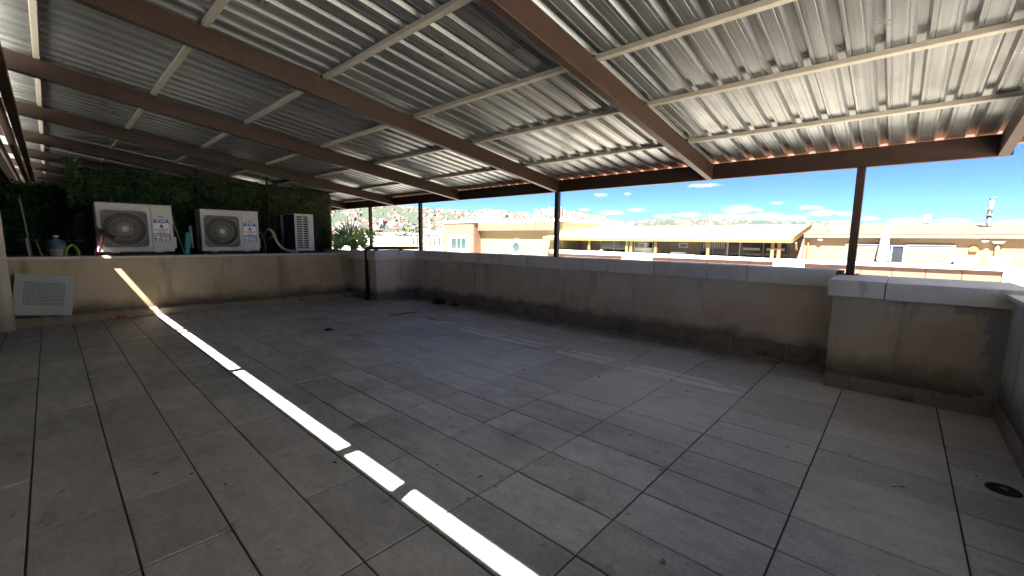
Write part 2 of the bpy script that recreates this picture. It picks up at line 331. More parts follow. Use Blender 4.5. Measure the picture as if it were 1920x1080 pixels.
MT['asphalt'] = mat('pale_concrete_road', (0.32, 0.31, 0.29), 0.9, col2=(0.38, 0.37, 0.34), scale=0.3)
MT['pale_floor'] = mat('pale_bounce_screed', (0.62, 0.60, 0.56), 0.9, col2=(0.68, 0.66, 0.62), scale=1.0)
MT['hill'] = mat('wooded_hillside', (0.014, 0.026, 0.016), 0.95, col2=(0.045, 0.046, 0.034), scale=0.006, contrast=1.6, detail=10)
MT['tree'] = mat('tree_leaves', (0.027, 0.055, 0.009), 0.7, col2=(0.055, 0.090, 0.016), scale=0.6)
MT['tree_far'] = mat('far_tree_leaves', (0.009, 0.020, 0.013), 0.9, col2=(0.020, 0.034, 0.020), scale=0.02)  # distance haze put into the colour as a bluish shift
MT['house_white'] = mat('far_white_render', (0.211, 0.207, 0.203), 0.8, rnd=0.15)
MT['house_cream'] = mat('far_cream_render', (0.195, 0.168, 0.133), 0.8, rnd=0.15)
MT['house_pink'] = mat('far_pink_render', (0.187, 0.117, 0.101), 0.8, rnd=0.12)
MT['house_orange'] = mat('far_orange_render', (0.211, 0.133, 0.086), 0.8, rnd=0.1)
MT['house_grey'] = mat('far_grey_render', (0.090, 0.096, 0.108), 0.8, rnd=0.15)
MT['roof_red'] = mat('far_red_tile', (0.072, 0.033, 0.025), 0.85, rnd=0.15)
MT['win_far'] = mat('far_dark_opening', (0.06, 0.065, 0.08), 0.4)

# ------------------------------------------------------------------ mesh helpers
class MB:
    def __init__(s): s.v = []; s.f = []; s.mi = []
    def add(s, vs, fs, mi=0):
        o = len(s.v); s.v += [tuple(v) for v in vs]; s.f += [tuple(i+o for i in f) for f in fs]; s.mi += [mi]*len(fs); return s
    def box(s, x0, x1, y0, y1, z0, z1, mi=0):
        v = [(x0, y0, z0), (x1, y0, z0), (x1, y1, z0), (x0, y1, z0), (x0, y0, z1), (x1, y0, z1), (x1, y1, z1), (x0, y1, z1)]
        return s.add(v, [(0, 3, 2, 1), (4, 5, 6, 7), (0, 1, 5, 4), (1, 2, 6, 5), (2, 3, 7, 6), (3, 0, 4, 7)], mi)
    def prism(s, poly, axis, a, b, mi=0):
        """poly: 2-D points; extruded along axis (0,1,2) from a to b"""
        n = len(poly); vs = []
        for t in (a, b):
            for p in poly:
                q = list(p); q.insert(axis, t); vs.append(q)
        fs = [tuple(range(n-1, -1, -1)), tuple(range(n, 2*n))] + [(i, (i+1) % n, n+(i+1) % n, n+i) for i in range(n)]
        return s.add(vs, fs, mi)
    def tube(s, pts, r, n=10, mi=0, cap=True):
        pts = [Vector(p) for p in pts]; rs = r if isinstance(r, (list, tuple)) else [r]*len(pts)
        o = len(s.v); prev = None
        for i, p in enumerate(pts):
            d = (pts[min(i+1, len(pts)-1)] - pts[max(i-1, 0)]).normalized()
            a = d.orthogonal().normalized() if prev is None else (prev - d*prev.dot(d)).normalized()
            prev = a; b = d.cross(a)
            for k in range(n):
                t = 2*math.pi*k/n; q = p + a*math.cos(t)*rs[i] + b*math.sin(t)*rs[i]; s.v.append(tuple(q))
        for i in range(len(pts)-1):
            for k in range(n):
                s.f.append((o+i*n+k, o+i*n+(k+1) % n, o+(i+1)*n+(k+1) % n, o+(i+1)*n+k)); s.mi.append(mi)
        if cap:
            s.f.append(tuple(o+k for k in range(n-1, -1, -1))); s.mi.append(mi)
            e = o+(len(pts)-1)*n; s.f.append(tuple(e+k for k in range(n))); s.mi.append(mi)
        return s
    def lathe(s, prof, n=24, c=(0, 0, 0), mi=0):
        o = len(s.v)
        for r, z in prof:
            for k in range(n):
                t = 2*math.pi*k/n; s.v.append((c[0]+r*math.cos(t), c[1]+r*math.sin(t), c[2]+z))
        for i in range(len(prof)-1):
            for k in range(n):
                s.f.append((o+i*n+k, o+i*n+(k+1) % n, o+(i+1)*n+(k+1) % n, o+(i+1)*n+k)); s.mi.append(mi)
        return s
    def build(s, name, m, parent=None, bevel=0, smooth=False, loc=None):
        me = bpy.data.meshes.new(name); me.from_pydata(s.v, [], s.f)
        for x in (m if isinstance(m, (list, tuple)) else [m]): me.materials.append(MT[x] if isinstance(x, str) else x)
        me.polygons.foreach_set('material_index', s.mi)
        if smooth: me.polygons.foreach_set('use_smooth', [True]*len(me.polygons))
        me.update()
        return link(name, me, parent, bevel)
def link(name, me, parent=None, bevel=0):
    o = bpy.data.objects.new(name, me); COL.objects.link(o)
    if parent is not None:
        o.parent = parent
        o.matrix_parent_inverse = ROOTINV.get(parent.name, Matrix.Identity(4))
    if bevel:
        b = o.modifiers.new('bevel', 'BEVEL'); b.width = bevel; b.segments = 2; b.limit_method = 'ANGLE'
    return o
ROOTINV = {}
GZ0 = -8
def tag(o, label=None, cat=None, group=None, kind=None):
    if label: o['label'] = label
    if cat: o['category'] = cat
    if group: o['group'] = group
    if kind: o['kind'] = kind
    return o
def thing(name, label, cat, loc=(0, 0, 0), group=None, local=False):
    o = bpy.data.objects.new(name, None); COL.objects.link(o); o.location = loc; o.empty_display_size = 0.1
    # parts built in world coordinates unless local=True
    ROOTINV[o.name] = Matrix.Identity(4) if local else Matrix.Translation(Vector(loc)).inverted()
    return tag(o, label, cat, group)
def dup(root, loc, rotz=0.0, label=None, scale=None):
    r = root.copy(); COL.objects.link(r); r.location = loc; r.rotation_euler = (0, 0, rotz)
    if scale: r.scale = scale
    if label: r['label'] = label
    def rec(a, b):
        for ch in list(a.children):
            c = ch.copy(); COL.objects.link(c); c.parent = b; rec(ch, c)
    rec(root, r)
    return r

# ================================================================== SETTING: terrace floor
floor = MB().box(-1.1, 6.36, -0.78, 10.42, -0.20, -0.006).build('terrace_floor', 'grout'); tag(floor, kind='structure')
TA, TB, TX, TY = 0.3563, 0.6955, -0.1978, 3.8008
def inview(x, y, z=0.0):
    d = Vector((x, y, z)) - Vector((0, 0, 1.5)); w = d.dot(fw)
    if w < 0.15: return False
    px = 960.9 + F*d.dot(r2)/w; py = 548.9 - F*d.dot(u2)/w
    return -60 < px < 1980 and -60 < py < 1140
tiles = []
for i in range(-3, 19):
    for j in range(-10, 8):
        x0, x1 = TX+i*TA, TX+(i+1)*TA; y1, y0 = TY-j*TB, TY-(j+1)*TB
        x0c, x1c, y0c, y1c = max(x0, -1.1), min(x1, 6.36), max(y0, -0.78), min(y1, 10.30)
        if x1c-x0c < 0.03 or y1c-y0c < 0.03: continue
        vis = any(inview(a, b) for a in (x0c, (x0c+x1c)/2, x1c) for b in (y0c, (y0c+y1c)/2, y1c))
        d = math.hypot((x0c+x1c)/2, (y0c+y1c)/2)
        tiles.append((not vis, d, x0c, x1c, y0c, y1c))
tiles.sort()
rest = MB()
for k, (nv, d, x0, x1, y0, y1) in enumerate(tiles):
    g = 0.0046; zt = random.uniform(-0.0012, 0.0012); tx, ty = random.uniform(-.0015, .0015), random.uniform(-.0015, .0015)
    v = [(x0+g, y0+g, -0.012), (x1-g, y0+g, -0.012), (x1-g, y1-g, -0.012), (x0+g, y1-g, -0.012)]
    b = 0.003
    v += [(x0+g, y0+g, zt-0.003), (x1-g, y0+g, zt-0.003+tx), (x1-g, y1-g, zt-0.003+tx+ty), (x0+g, y1-g, zt-0.003+ty)]
    v += [(x0+g+b, y0+g+b, zt), (x1-g-b, y0+g+b, zt+tx), (x1-g-b, y1-g-b, zt+tx+ty), (x0+g+b, y1-g-b, zt+ty)]
    fs = [(0, 1, 5, 4), (1, 2, 6, 5), (2, 3, 7, 6), (3, 0, 4, 7), (4, 5, 9, 8), (5, 6, 10, 9), (6, 7, 11, 10), (7, 4, 8, 11), (8, 9, 10, 11)]
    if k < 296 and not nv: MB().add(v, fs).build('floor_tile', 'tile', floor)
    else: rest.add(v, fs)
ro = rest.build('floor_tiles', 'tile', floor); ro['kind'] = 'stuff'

# raised roof slab behind the ledge wall
slab = MB().box(-1.1, 5.25, 10.62, 21.3, 0.6, 1.075).build('raised_roof_slab', 'grout'); tag(slab, kind='structure')
MB().box(5.42, 6.6, 10.3, 14.4, 0.4, 1.05).build('planter_soil_bed', 'soil_dark')['kind'] = 'structure'

# ================================================================== walls
def coping_run(parent, axis, fixed0, fixed1, cuts, z0, z1, mat_='coping', ch=0.004):
    for a, b in zip(cuts[:-1], cuts[1:]):
        g = 0.004; lo, hi = min(a, b)+g, max(a, b)-g
        dz = random.uniform(-.002, .002); df = random.uniform(-.002, .002)
        m = MB()
        if axis == 'y': m.box(fixed0+df, fixed1, lo, hi, z0+dz, z1+dz)
        else: m.box(lo, hi, fixed0+df, fixed1, z0+dz, z1+dz)
        m.build('coping_slab', mat_, parent, bevel=0.005)
# long parapet
lw = thing('parapet_wall', 'long beige parapet wall with pale coping slabs along the open side', 'parapet wall', (6.45, 4.5, 0))
MB().box(6.33, 6.60, -0.80, 10.4, 0.0, 0.985).build('wall_body', 'plaster', lw)
coping_run(lw, 'y', 6.27, 6.66, [9.10, 7.977, 6.69, 5.383, 4.095, 2.793, 1.493, 0.55], 0.982, 1.188)
MB().box(6.285, 6.645, 0.50, 9.2, 0.990, 1.175).build('coping_mortar', 'grout', lw)
sk = [9.14, 8.3, 7.64, 6.98, 6.33, 5.68, 5.02, 4.352, 3.667, 2.996, 2.32, 1.65, 0.982, 0.49]
for a, b in zip(sk[1:], sk[:-1]):
    MB().box(6.315, 6.329, a+.003, b-.003, 0.0, 0.205+random.uniform(-.003, .003)).build('skirting_tile', 'skirt', lw, bevel=0.002)
MB().box(6.324, 6.331, 0.49, 9.14, 0.0, 0.20).build('skirting_grout', 'coping', lw)
# near pier
pr = thing('masonry_pier', 'wide beige plastered pier with patched grey corner beside the short wall', 'pier', (5.9, -0.1, 0))
MB().box(5.46, 6.329, -0.80, 0.485, 0.0, 0.975).build('pier_body', 'plaster_pier', pr, bevel=0.006)
coping_run(pr, 'y', 5.42, 6.56, [0.535, 0.083], 0.968, 1.135)
coping_run(pr, 'y', 5.42, 6.56, [0.083, -0.86], 0.968, 1.132)
MB().box(5.44, 6.5, -0.8, 0.52, 0.972, 1.12).build('coping_mortar', 'grout', pr)
for a, b in ((-0.715, -0.34), (-0.335, 0.27), (0.275, 0.484)):
    MB().box(5.446, 5.4595, a, b, 0.0, 0.15+random.uniform(-.003, .003)).build('skirting_tile', 'skirt', pr, bevel=0.002)
# far pier
pf = thing('masonry_pier', 'far corner pier with brown drain pipe standing against it', 'pier', (5.7, 9.7, 0))
MB().box(5.19, 6.329, 9.15, 10.397, 0.0, 0.975).build('pier_body', 'plaster', pf, bevel=0.006)
for a, b in ((5.13, 5.76), (5.768, 6.262)):
    MB().box(a, b, 9.09, 9.40, 0.975, 1.185).build('coping_slab', 'coping', pf, bevel=0.005)
MB().box(5.13, 5.45, 9.408, 10.42, 0.975, 1.183).build('coping_slab', 'coping', pf, bevel=0.005)
MB().box(5.458, 6.64, 9.408, 10.42, 0.975, 1.180).build('coping_slab', 'coping', pf, bevel=0.005)
MB().box(5.19, 6.312, 9.136, 9.149, 0.0, 0.19).build('skirting_tile', 'skirt', pf, bevel=0.002)
MB().box(5.176, 5.189, 9.136, 10.24, 0.0, 0.10).build('skirting_tile', 'skirt', pf, bevel=0.002)
# short wall
sw = thing('parapet_wall', 'short grey parapet wall closing the terrace beside the patched pier', 'parapet wall', (4.0, -0.85, 0))
MB().box(2.2, 5.459, -0.98, -0.735, 0.0, 1.055).build('wall_body', 'plaster_grey', sw)
for a, b in ((2.2, 3.5), (3.508, 4.7), (4.708, 5.50)):
    MB().box(a, b, -1.05, -0.68, 1.057, 1.095).build('coping_slab', 'coping_white', sw, bevel=0.004)
for a, b in ((2.3, 2.9), (2.905, 3.6), (3.605, 4.3), (4.305, 4.95), (4.955, 5.44)):
    MB().box(a, b, -0.734, -0.72, 0.0, 0.16).build('skirting_tile', 'skirt', sw, bevel=0.002)
# ledge wall under the air conditioners
ww = thing('ledge_wall', 'tan plastered low wall with white ledge slabs below the air conditioners', 'wall', (2.3, 10.5, 0))
MB().box(-1.1, 5.30, 10.40, 10.62, 0.0, 0.970).box(-1.1, 5.12, 10.401, 10.619, 0.971, 1.075).build('wall_body', 'plaster_ledge', ww)
cx = [-1.1, 0.35, 1.62, 2.88, 4.12, 5.13]
for a, b in zip(cx[:-1], cx[1:]):
    MB().box(a+.003, b-.003, 10.362, 10.70, 1.078, 1.115+random.uniform(-.001, .001)).build('coping_slab', 'coping_white', ww, bevel=0.003)
# rough kerb
def kerb():
    m = MB(); n = 60; vs = []
    for i in range(n+1):
        x = -1.1 + (5.185+1.1)*i/n; h = 0.150 - 0.045*i/n + random.uniform(-.006, .006); f = 10.25 + random.uniform(-.006, .006)
        vs += [(x, f, 0), (x, f+.008, h-.012), (x, f+.03, h), (x, 10.399, h+.012)]
    fs = []
    for i in range(n):
        for k in range(3): fs.append((4*i+k, 4*i+4+k, 4*i+5+k, 4*i+1+k))
    fs += [(0, 1, 2, 3), (4*n+3, 4*n+2, 4*n+1, 4*n)]
    m.add(vs, fs); return m.build('kerb', 'kerb', smooth=False)
tag(kerb(), kind='structure')
# planter ledge
pl = thing('planter_wall', 'low pale topped planter wall between the green hedge and the corner pier', 'wall', (5.33, 11.3, 0.6))
MB().box(5.26, 5.41, 10.43, 14.0, 0.4, 1.10).build('wall_body', 'plaster', pl)
for a, b in ((10.43, 11.2), (11.205, 12.0), (12.005, 13.2)):
    MB().box(5.22, 5.45, a, b, 1.102, 1.165).build('coping_slab', 'coping', pl, bevel=0.004)
po = thing('parapet_wall', 'outer parapet behind the palm', 'parapet wall', (6.5, 12.5, 0.5))
MB().box(6.40, 6.60, 10.43, 21.5, 0.0, 1.0).build('wall_body', 'plaster', po)
MB().box(6.36, 6.66, 10.43, 21.5, 1.002, 1.06).build('coping_slab', 'coping', po)
po['label'] = 'outer parapet with pale coping running on behind the fan palm'

# ================================================================== steel canopy
ZE, SL = 2.362, 0.144
def rb(x): return ZE + (6.3-x)*SL         # rafter underside
def sh(x): return rb(x) + 0.243           # sheet underside
can = thing('steel_canopy', 'brown steel canopy with cream purlins and ribbed galvanised roofing over the terrace', 'canopy', (6.35, 4.5, 1.19))
RY = [-0.64, 2.07, 4.71, 7.44, 10.11, 12.80, 15.5, 18.2, 20.9]
for y in RY:
    x0, x1 = -0.80, 6.298
    m = MB().prism([(x0, rb(x0)), (x1, rb(x1)), (x1, rb(x1)+0.2), (x0, rb(x0)+0.2)], 1, y-0.04, y+0.04)
    m.build('rafter', 'steel', can, bevel=0.006)
PX = [(-0.60, .05), (0.048, .05), (1.055, .05), (2.105, .05), (3.225, .05), (4.215, .05), (5.37, .05)]
for x, w in PX:
    z0 = rb(x)+0.2015; z1 = sh(x)-0.001
    MB().prism([(x, rb(x)+.2012), (x+w, rb(x+w)+.2012), (x+w, sh(x+w)-.001), (x, sh(x)-.001)], 1, -1.7, 21.2).build('purlin', 'purlin', can, bevel=0.003)
    for y in RY[1:]:
        MB().box(x-0.012, x-0.004, y-0.025, y+0.025, rb(x)+0.2, rb(x)+0.236).build('purlin_cleat', 'rubber', can)
MB().box(6.30, 6.38, -0.70, 21.2, 2.362, 2.572).build('eave_beam', 'steel', can, bevel=0.006)
for y in (0.425, 4.72, 8.97, 11.42, 14.1):
    MB().box(6.305, 6.385, y-.04, y+.04, 1.185 if y > .6 else 1.13, 2.361).build('post', 'steel', can, bevel=0.006)
    MB().box(6.285, 6.44, y-.085, y+.085, (1.189 if y > .6 else 1.137), (1.197 if y > .6 else 1.145)).build('base_plate', 'steel', can, bevel=0.002)
for y in (0.425, 4.72, 8.97):
    zt = 1.198 if y > .6 else 1.146
    for dx in (6.30, 6.42):
        for dy in (-.065, .065): MB().tube([(dx, y+dy, zt), (dx, y+dy, zt+.014)], .009, 6).build('bolt', 'galv', can)
# header along the building side
MB().box(-0.25, -0.152, -1.2, 21.2, 3.16, 3.272).build('header_beam', 'steel', can, bevel=0.006)
MB().box(-0.335, -0.257, -1.2, 21.2, 2.99, 3.155).build('header_channel', 'steel', can, bevel=0.006)
for y in (1.2, 3.9, 6.6, 9.3):
    MB().box(-0.254, -0.249, y, y+.14, 3.18, 3.272).build('splice_plate', 'steel', can)
MB().box(-0.47, -0.43, 11.25, 21.2, 2.91, 3.14).build('sun_block_panel', 'steel', can)  # added to keep the sun strip off the far hedge
# extra stubs seen as gaps in the strip of sun
for y in (1.42, 7.80):
    MB().box(-0.62, -0.52, y-.045, y+.045, 2.91, 3.345).build('stub_bracket', 'steel', can)
# gutter outside the eave
MB().prism([(6.44, 2.50), (6.58, 2.50), (6.58, 2.64), (6.572, 2.64), (6.572, 2.508), (6.448, 2.508), (6.448, 2.56), (6.44, 2.56)], 1, -1.7, 21.2).build('gutter', 'gutter', can)
MB().prism([(-.750, sh(-.75)), (-.747, sh(-.747)), (-.747, sh(-.747)+.05), (-.750, sh(-.75)+.05)], 1, -1.6, 21.2).build('edge_flashing', 'purlin', can)
# sheets: 5 ribs of pitch .221 each
PIT = 0.221
def sheet_profile(y0, ribs):
    p = []
    for k in range(ribs):
        c = y0 + PIT*k
        p += [(c-.1105, 0), (c-.074, 0), (c-.070, .004), (c-.062, .004), (c-.058, 0), (c-.043, 0), (c-.024, .034), (c+.024, .034), (c+.043, 0), (c+.060, 0), (c+.064, .004), (c+.072, .004), (c+.076, 0)]
    p.append((y0+PIT*(ribs-1)+.1105+.012, 0)); return p
XS = [-0.745, 0.05, 1.08, 2.13, 3.25, 4.24, 5.39, 6.43]
for s_ in range(-2, 20):
    y0 = 0.04 + 1.105*s_ - 2*PIT
    if y0 - .1 > 21: break
    pf_ = sheet_profile(y0, 5); off = 0.0025 if s_ % 2 else 0.0; t = 0.0012
    vs, fs = [], []; n = len(pf_)
    for i, x in enumerate(XS):
        dz = 0.0 if i in (0, len(XS)-1) else random.uniform(-.001, .0015)
        for (y, z) in pf_: vs.append((x, y, sh(x)+z+off+dz))
    k0 = len(vs)
    for i, x in enumerate(XS):
        for (y, z) in pf_: vs.append((x, y, sh(x)+z+off+t))
    for i in range(len(XS)-1):
        for j in range(n-1):
            a = i*n+j; fs.append((a, a+1, a+n+1, a+n)); fs.append((k0+a, k0+a+n, k0+a+n+1, k0+a+1))
    for j in range(n-1):
        fs.append((j, k0+j, k0+j+1, j+1)); a = (len(XS)-1)*n+j; fs.append((a, a+1, k0+a+1, k0+a))
    for i in range(len(XS)-1):
        a = i*n; fs.append((a, a+n, k0+a+n, k0+a)); a = i*n+n-1; fs.append((a, k0+a, k0+a+n, a+n))
    MB().add(vs, fs).build('roof_sheet', 'sheet', can)

# ================================================================== building at the left and behind
bd = thing('adjoining_building', 'dark walled building adjoining the terrace with a flat white roof', 'building', (-2, 5, 0))
MB().box(-1.6, -1.102, 8.6, 21.6, 0.0, 2.79).build('wall', 'dark_wall', bd)
MB().box(-1.6, -1.102, -3.2, 8.59, 0.0, 2.79).build('wall', 'left_wall', bd)
MB().box(-12, -0.42, -3.2, 22, 2.80, 2.90).build('roof', 'roof_white', bd)
MB().box(-1.1, -0.435, -3.2, 21.6, 2.55, 2.795).build('fascia', 'steel', bd)
for y in (8.2, 9.6, 11.2, 12.3):
    f_ = MB()
    f_.box(-1.10, -1.06, y, y+.06, .3, 2.5).box(-1.10, -1.06, y+.94, y+1.0, .3, 2.5).box(-1.10, -1.06, y+.06, y+.94, 2.44, 2.5).box(-1.10, -1.06, y+.06, y+.94, .3, .36)
    w_ = f_.build('window', 'dark_frame', bd); MB().box(-1.099, -1.085, y+.06, y+.94, .36, 2.44).build('pane', 'dark_glass', w_)
MB().box(-1.1, 5.2, 21.3, 21.5, 1.08, 3.75).build('return_wall', 'dark_wall', bd)
bounce_t = MB().box(-12, 6.60, -16, -1.06, -0.20, -0.01).build('bounce_terrace', 'pale_floor'); tag(bounce_t, kind='structure')  # unseen sunlit floor added behind the camera to bounce light in
MB().box(-1.1, 5.45, -1.055, -0.99, -0.2, -0.012).build('threshold', 'pale_floor')['kind'] = 'structure'
own = thing('terrace_building', 'lower storeys of the building under the terrace', 'building', (3, 5, -8))
MB().box(-12, 6.62, -16, 21.6, -8, -0.21).build('wall', 'plaster', own)
own['label'] = 'beige lower storeys of the building that carries the terrace'

tw = thing('bounce_tower', 'unseen white rendered tower added behind the terrace to bounce sunlight', 'building', (9, -8, GZ0))  # added out of view as a sunlit surface that bounces light inward
MB().box(-1.1, 1.5, -1.06, -0.80, 0.0, 2.79).build('return_wall', 'left_wall', bd)  # unseen wall behind the camera, added to darken the left floor
MB().box(6.9, 12, -14, -2.4, -8, 7).build('wall', 'white', tw); MB().box(6.8, 12.1, -14.1, -2.3, 7.01, 7.2).build('coping', 'white_cap', tw)
# ================================================================== hedge
hg = thing('artificial_hedge', 'tall artificial leaf screen standing behind the air conditioners', 'hedge screen', (2.9, 12, 1.08))
MB().box(0.35, 5.42, 12.02, 12.07, 1.08, 2.80).build('backing', 'hedge_back', hg)
def leaf_field(name, parent, n, fpos, size, mats, browny=None):
    P = fpos(n); u = rng.random(n); 
    ang = rng.random(n)*2*np.pi; tilt = (rng.random(n)-.5)*1.6
    l_ = size*(0.7+0.7*rng.random(n)); w_ = l_*0.42
    a = np.stack([np.cos(ang), np.sin(tilt)*0.6-0.35, np.sin(ang)], 1); a /= np.linalg.norm(a, axis=1)[:, None]
    r = rng.normal(size=(n, 3)); b = np.cross(a, r); b /= np.linalg.norm(b, axis=1)[:, None]
    tip = P + a*l_[:, None]; m1 = P + a*(l_*.45)[:, None] + b*(w_/2)[:, None]; m2 = P + a*(l_*.45)[:, None] - b*(w_/2)[:, None]
    V = np.stack([P, m1, tip, m2], 1).reshape(-1, 3)
    me = bpy.data.meshes.new(name); me.vertices.add(4*n); me.vertices.foreach_set('co', V.ravel())
    me.loops.add(4*n); me.loops.foreach_set('vertex_index', np.arange(4*n)); me.polygons.add(n)
    me.polygons.foreach_set('loop_start', np.arange(n)*4); me.polygons.foreach_set('loop_total', np.full(n, 4))
    mi = np.zeros(n, int) if browny is None else browny(P)
    me.polygons.foreach_set('material_index', mi)
    for x in mats: me.materials.append(MT[x])
    me.update(); me.validate()
    o = link(name, me, parent); o['kind'] = 'stuff'; return o
def hp(n):
    x = 0.32+rng.random(n)*5.12; z = 1.08+rng.random(n)*1.76 + 0.02*np.sin(x*9); y = 12.01-0.05*rng.random(n)-0.03*np.sin(x*7)*np.sin(z*9)
    return np.stack([x, y, z], 1)
leaf_field('foliage', hg, 36000, hp, 0.042, ['hedge_a', 'hedge_b'], lambda P: (rng.random(len(P)) < np.clip((P[:, 0]-2.2)/3.6, 0, .75)).astype(int))
def he(n):   # returned edge at the right end, and the loose bright tuft at the left end
    s = rng.random(n) < .6; x = np.where(s, 5.42+0.03*rng.random(n), .33+.18*rng.random(n)); y = np.where(s, 12.0+.3*rng.random(n), 11.97-.14*rng.random(n)); z = np.where(s, 1.08+1.72*rng.random(n), 2.05+.9*rng.random(n))
    return np.stack([x, y, z], 1)
leaf_field('foliage_edge', hg, 3400, he, 0.055, ['hedge_a'])
for x in (2.38, 3.82):
    MB().box(x-.02, x+.02, 11.90, 11.95, 1.08, 3.0).build('post', 'hedge_back', hg)
MB().box(0.4, 5.4, 11.92, 11.95, 2.66, 2.70).build('rail', 'hedge_back', hg)
hg2 = thing('artificial_hedge', 'lower artificial leaf screen in the dark corner beside the building wall', 'hedge screen', (-0.3, 13.2, 1.08))
MB().box(-1.1, 0.5, 13.26, 13.3, 1.08, 2.5).build('backing', 'hedge_back', hg2)
def hp2(n):
    return np.stack([-1.1+rng.random(n)*1.65, 13.25-.06*rng.random(n), 1.08+rng.random(n)*1.47], 1)
leaf_field('foliage', hg2, 8000, hp2, 0.05, ['hedge_a'])

# ================================================================== lettering
def text_mesh(body, size, bold=0.0, sx=1.0, extrude=0.0006):
    c = bpy.data.curves.new('lettering', 'FONT'); c.body = body; c.size = size; c.extrude = extrude; c.offset = bold; c.align_x = 'CENTER'; c.align_y = 'CENTER'; c.resolution_u = 2
    o = bpy.data.objects.new('lettering', c); COL.objects.link(o); o.scale = (sx, 1, 1)
    bpy.context.view_layer.update()
    me = bpy.data.meshes.new_from_object(o.evaluated_get(bpy.context.evaluated_depsgraph_get()))
    bpy.data.objects.remove(o)
    # text lies in XY facing +Z -> stand it up facing -Y
    me.transform(Matrix.Rotation(R(90), 4, 'X') @ Matrix.Diagonal((sx, 1, 1, 1)))
    return me
def put_text(parent, body, size, x, y, z, m, bold=0.0, sx=1.0, shear=0.0):
    me = text_mesh(body, size, bold, sx)
    if shear: me.transform(Matrix(((1, 0, shear, 0), (0, 1, 0, 0), (0, 0, 1, 0), (0, 0, 0, 1))))
    me.transform(Matrix.Translation((x, y, z))); me.materials.clear(); me.materials.append(MT[m])
    return link('lettering', me, parent)

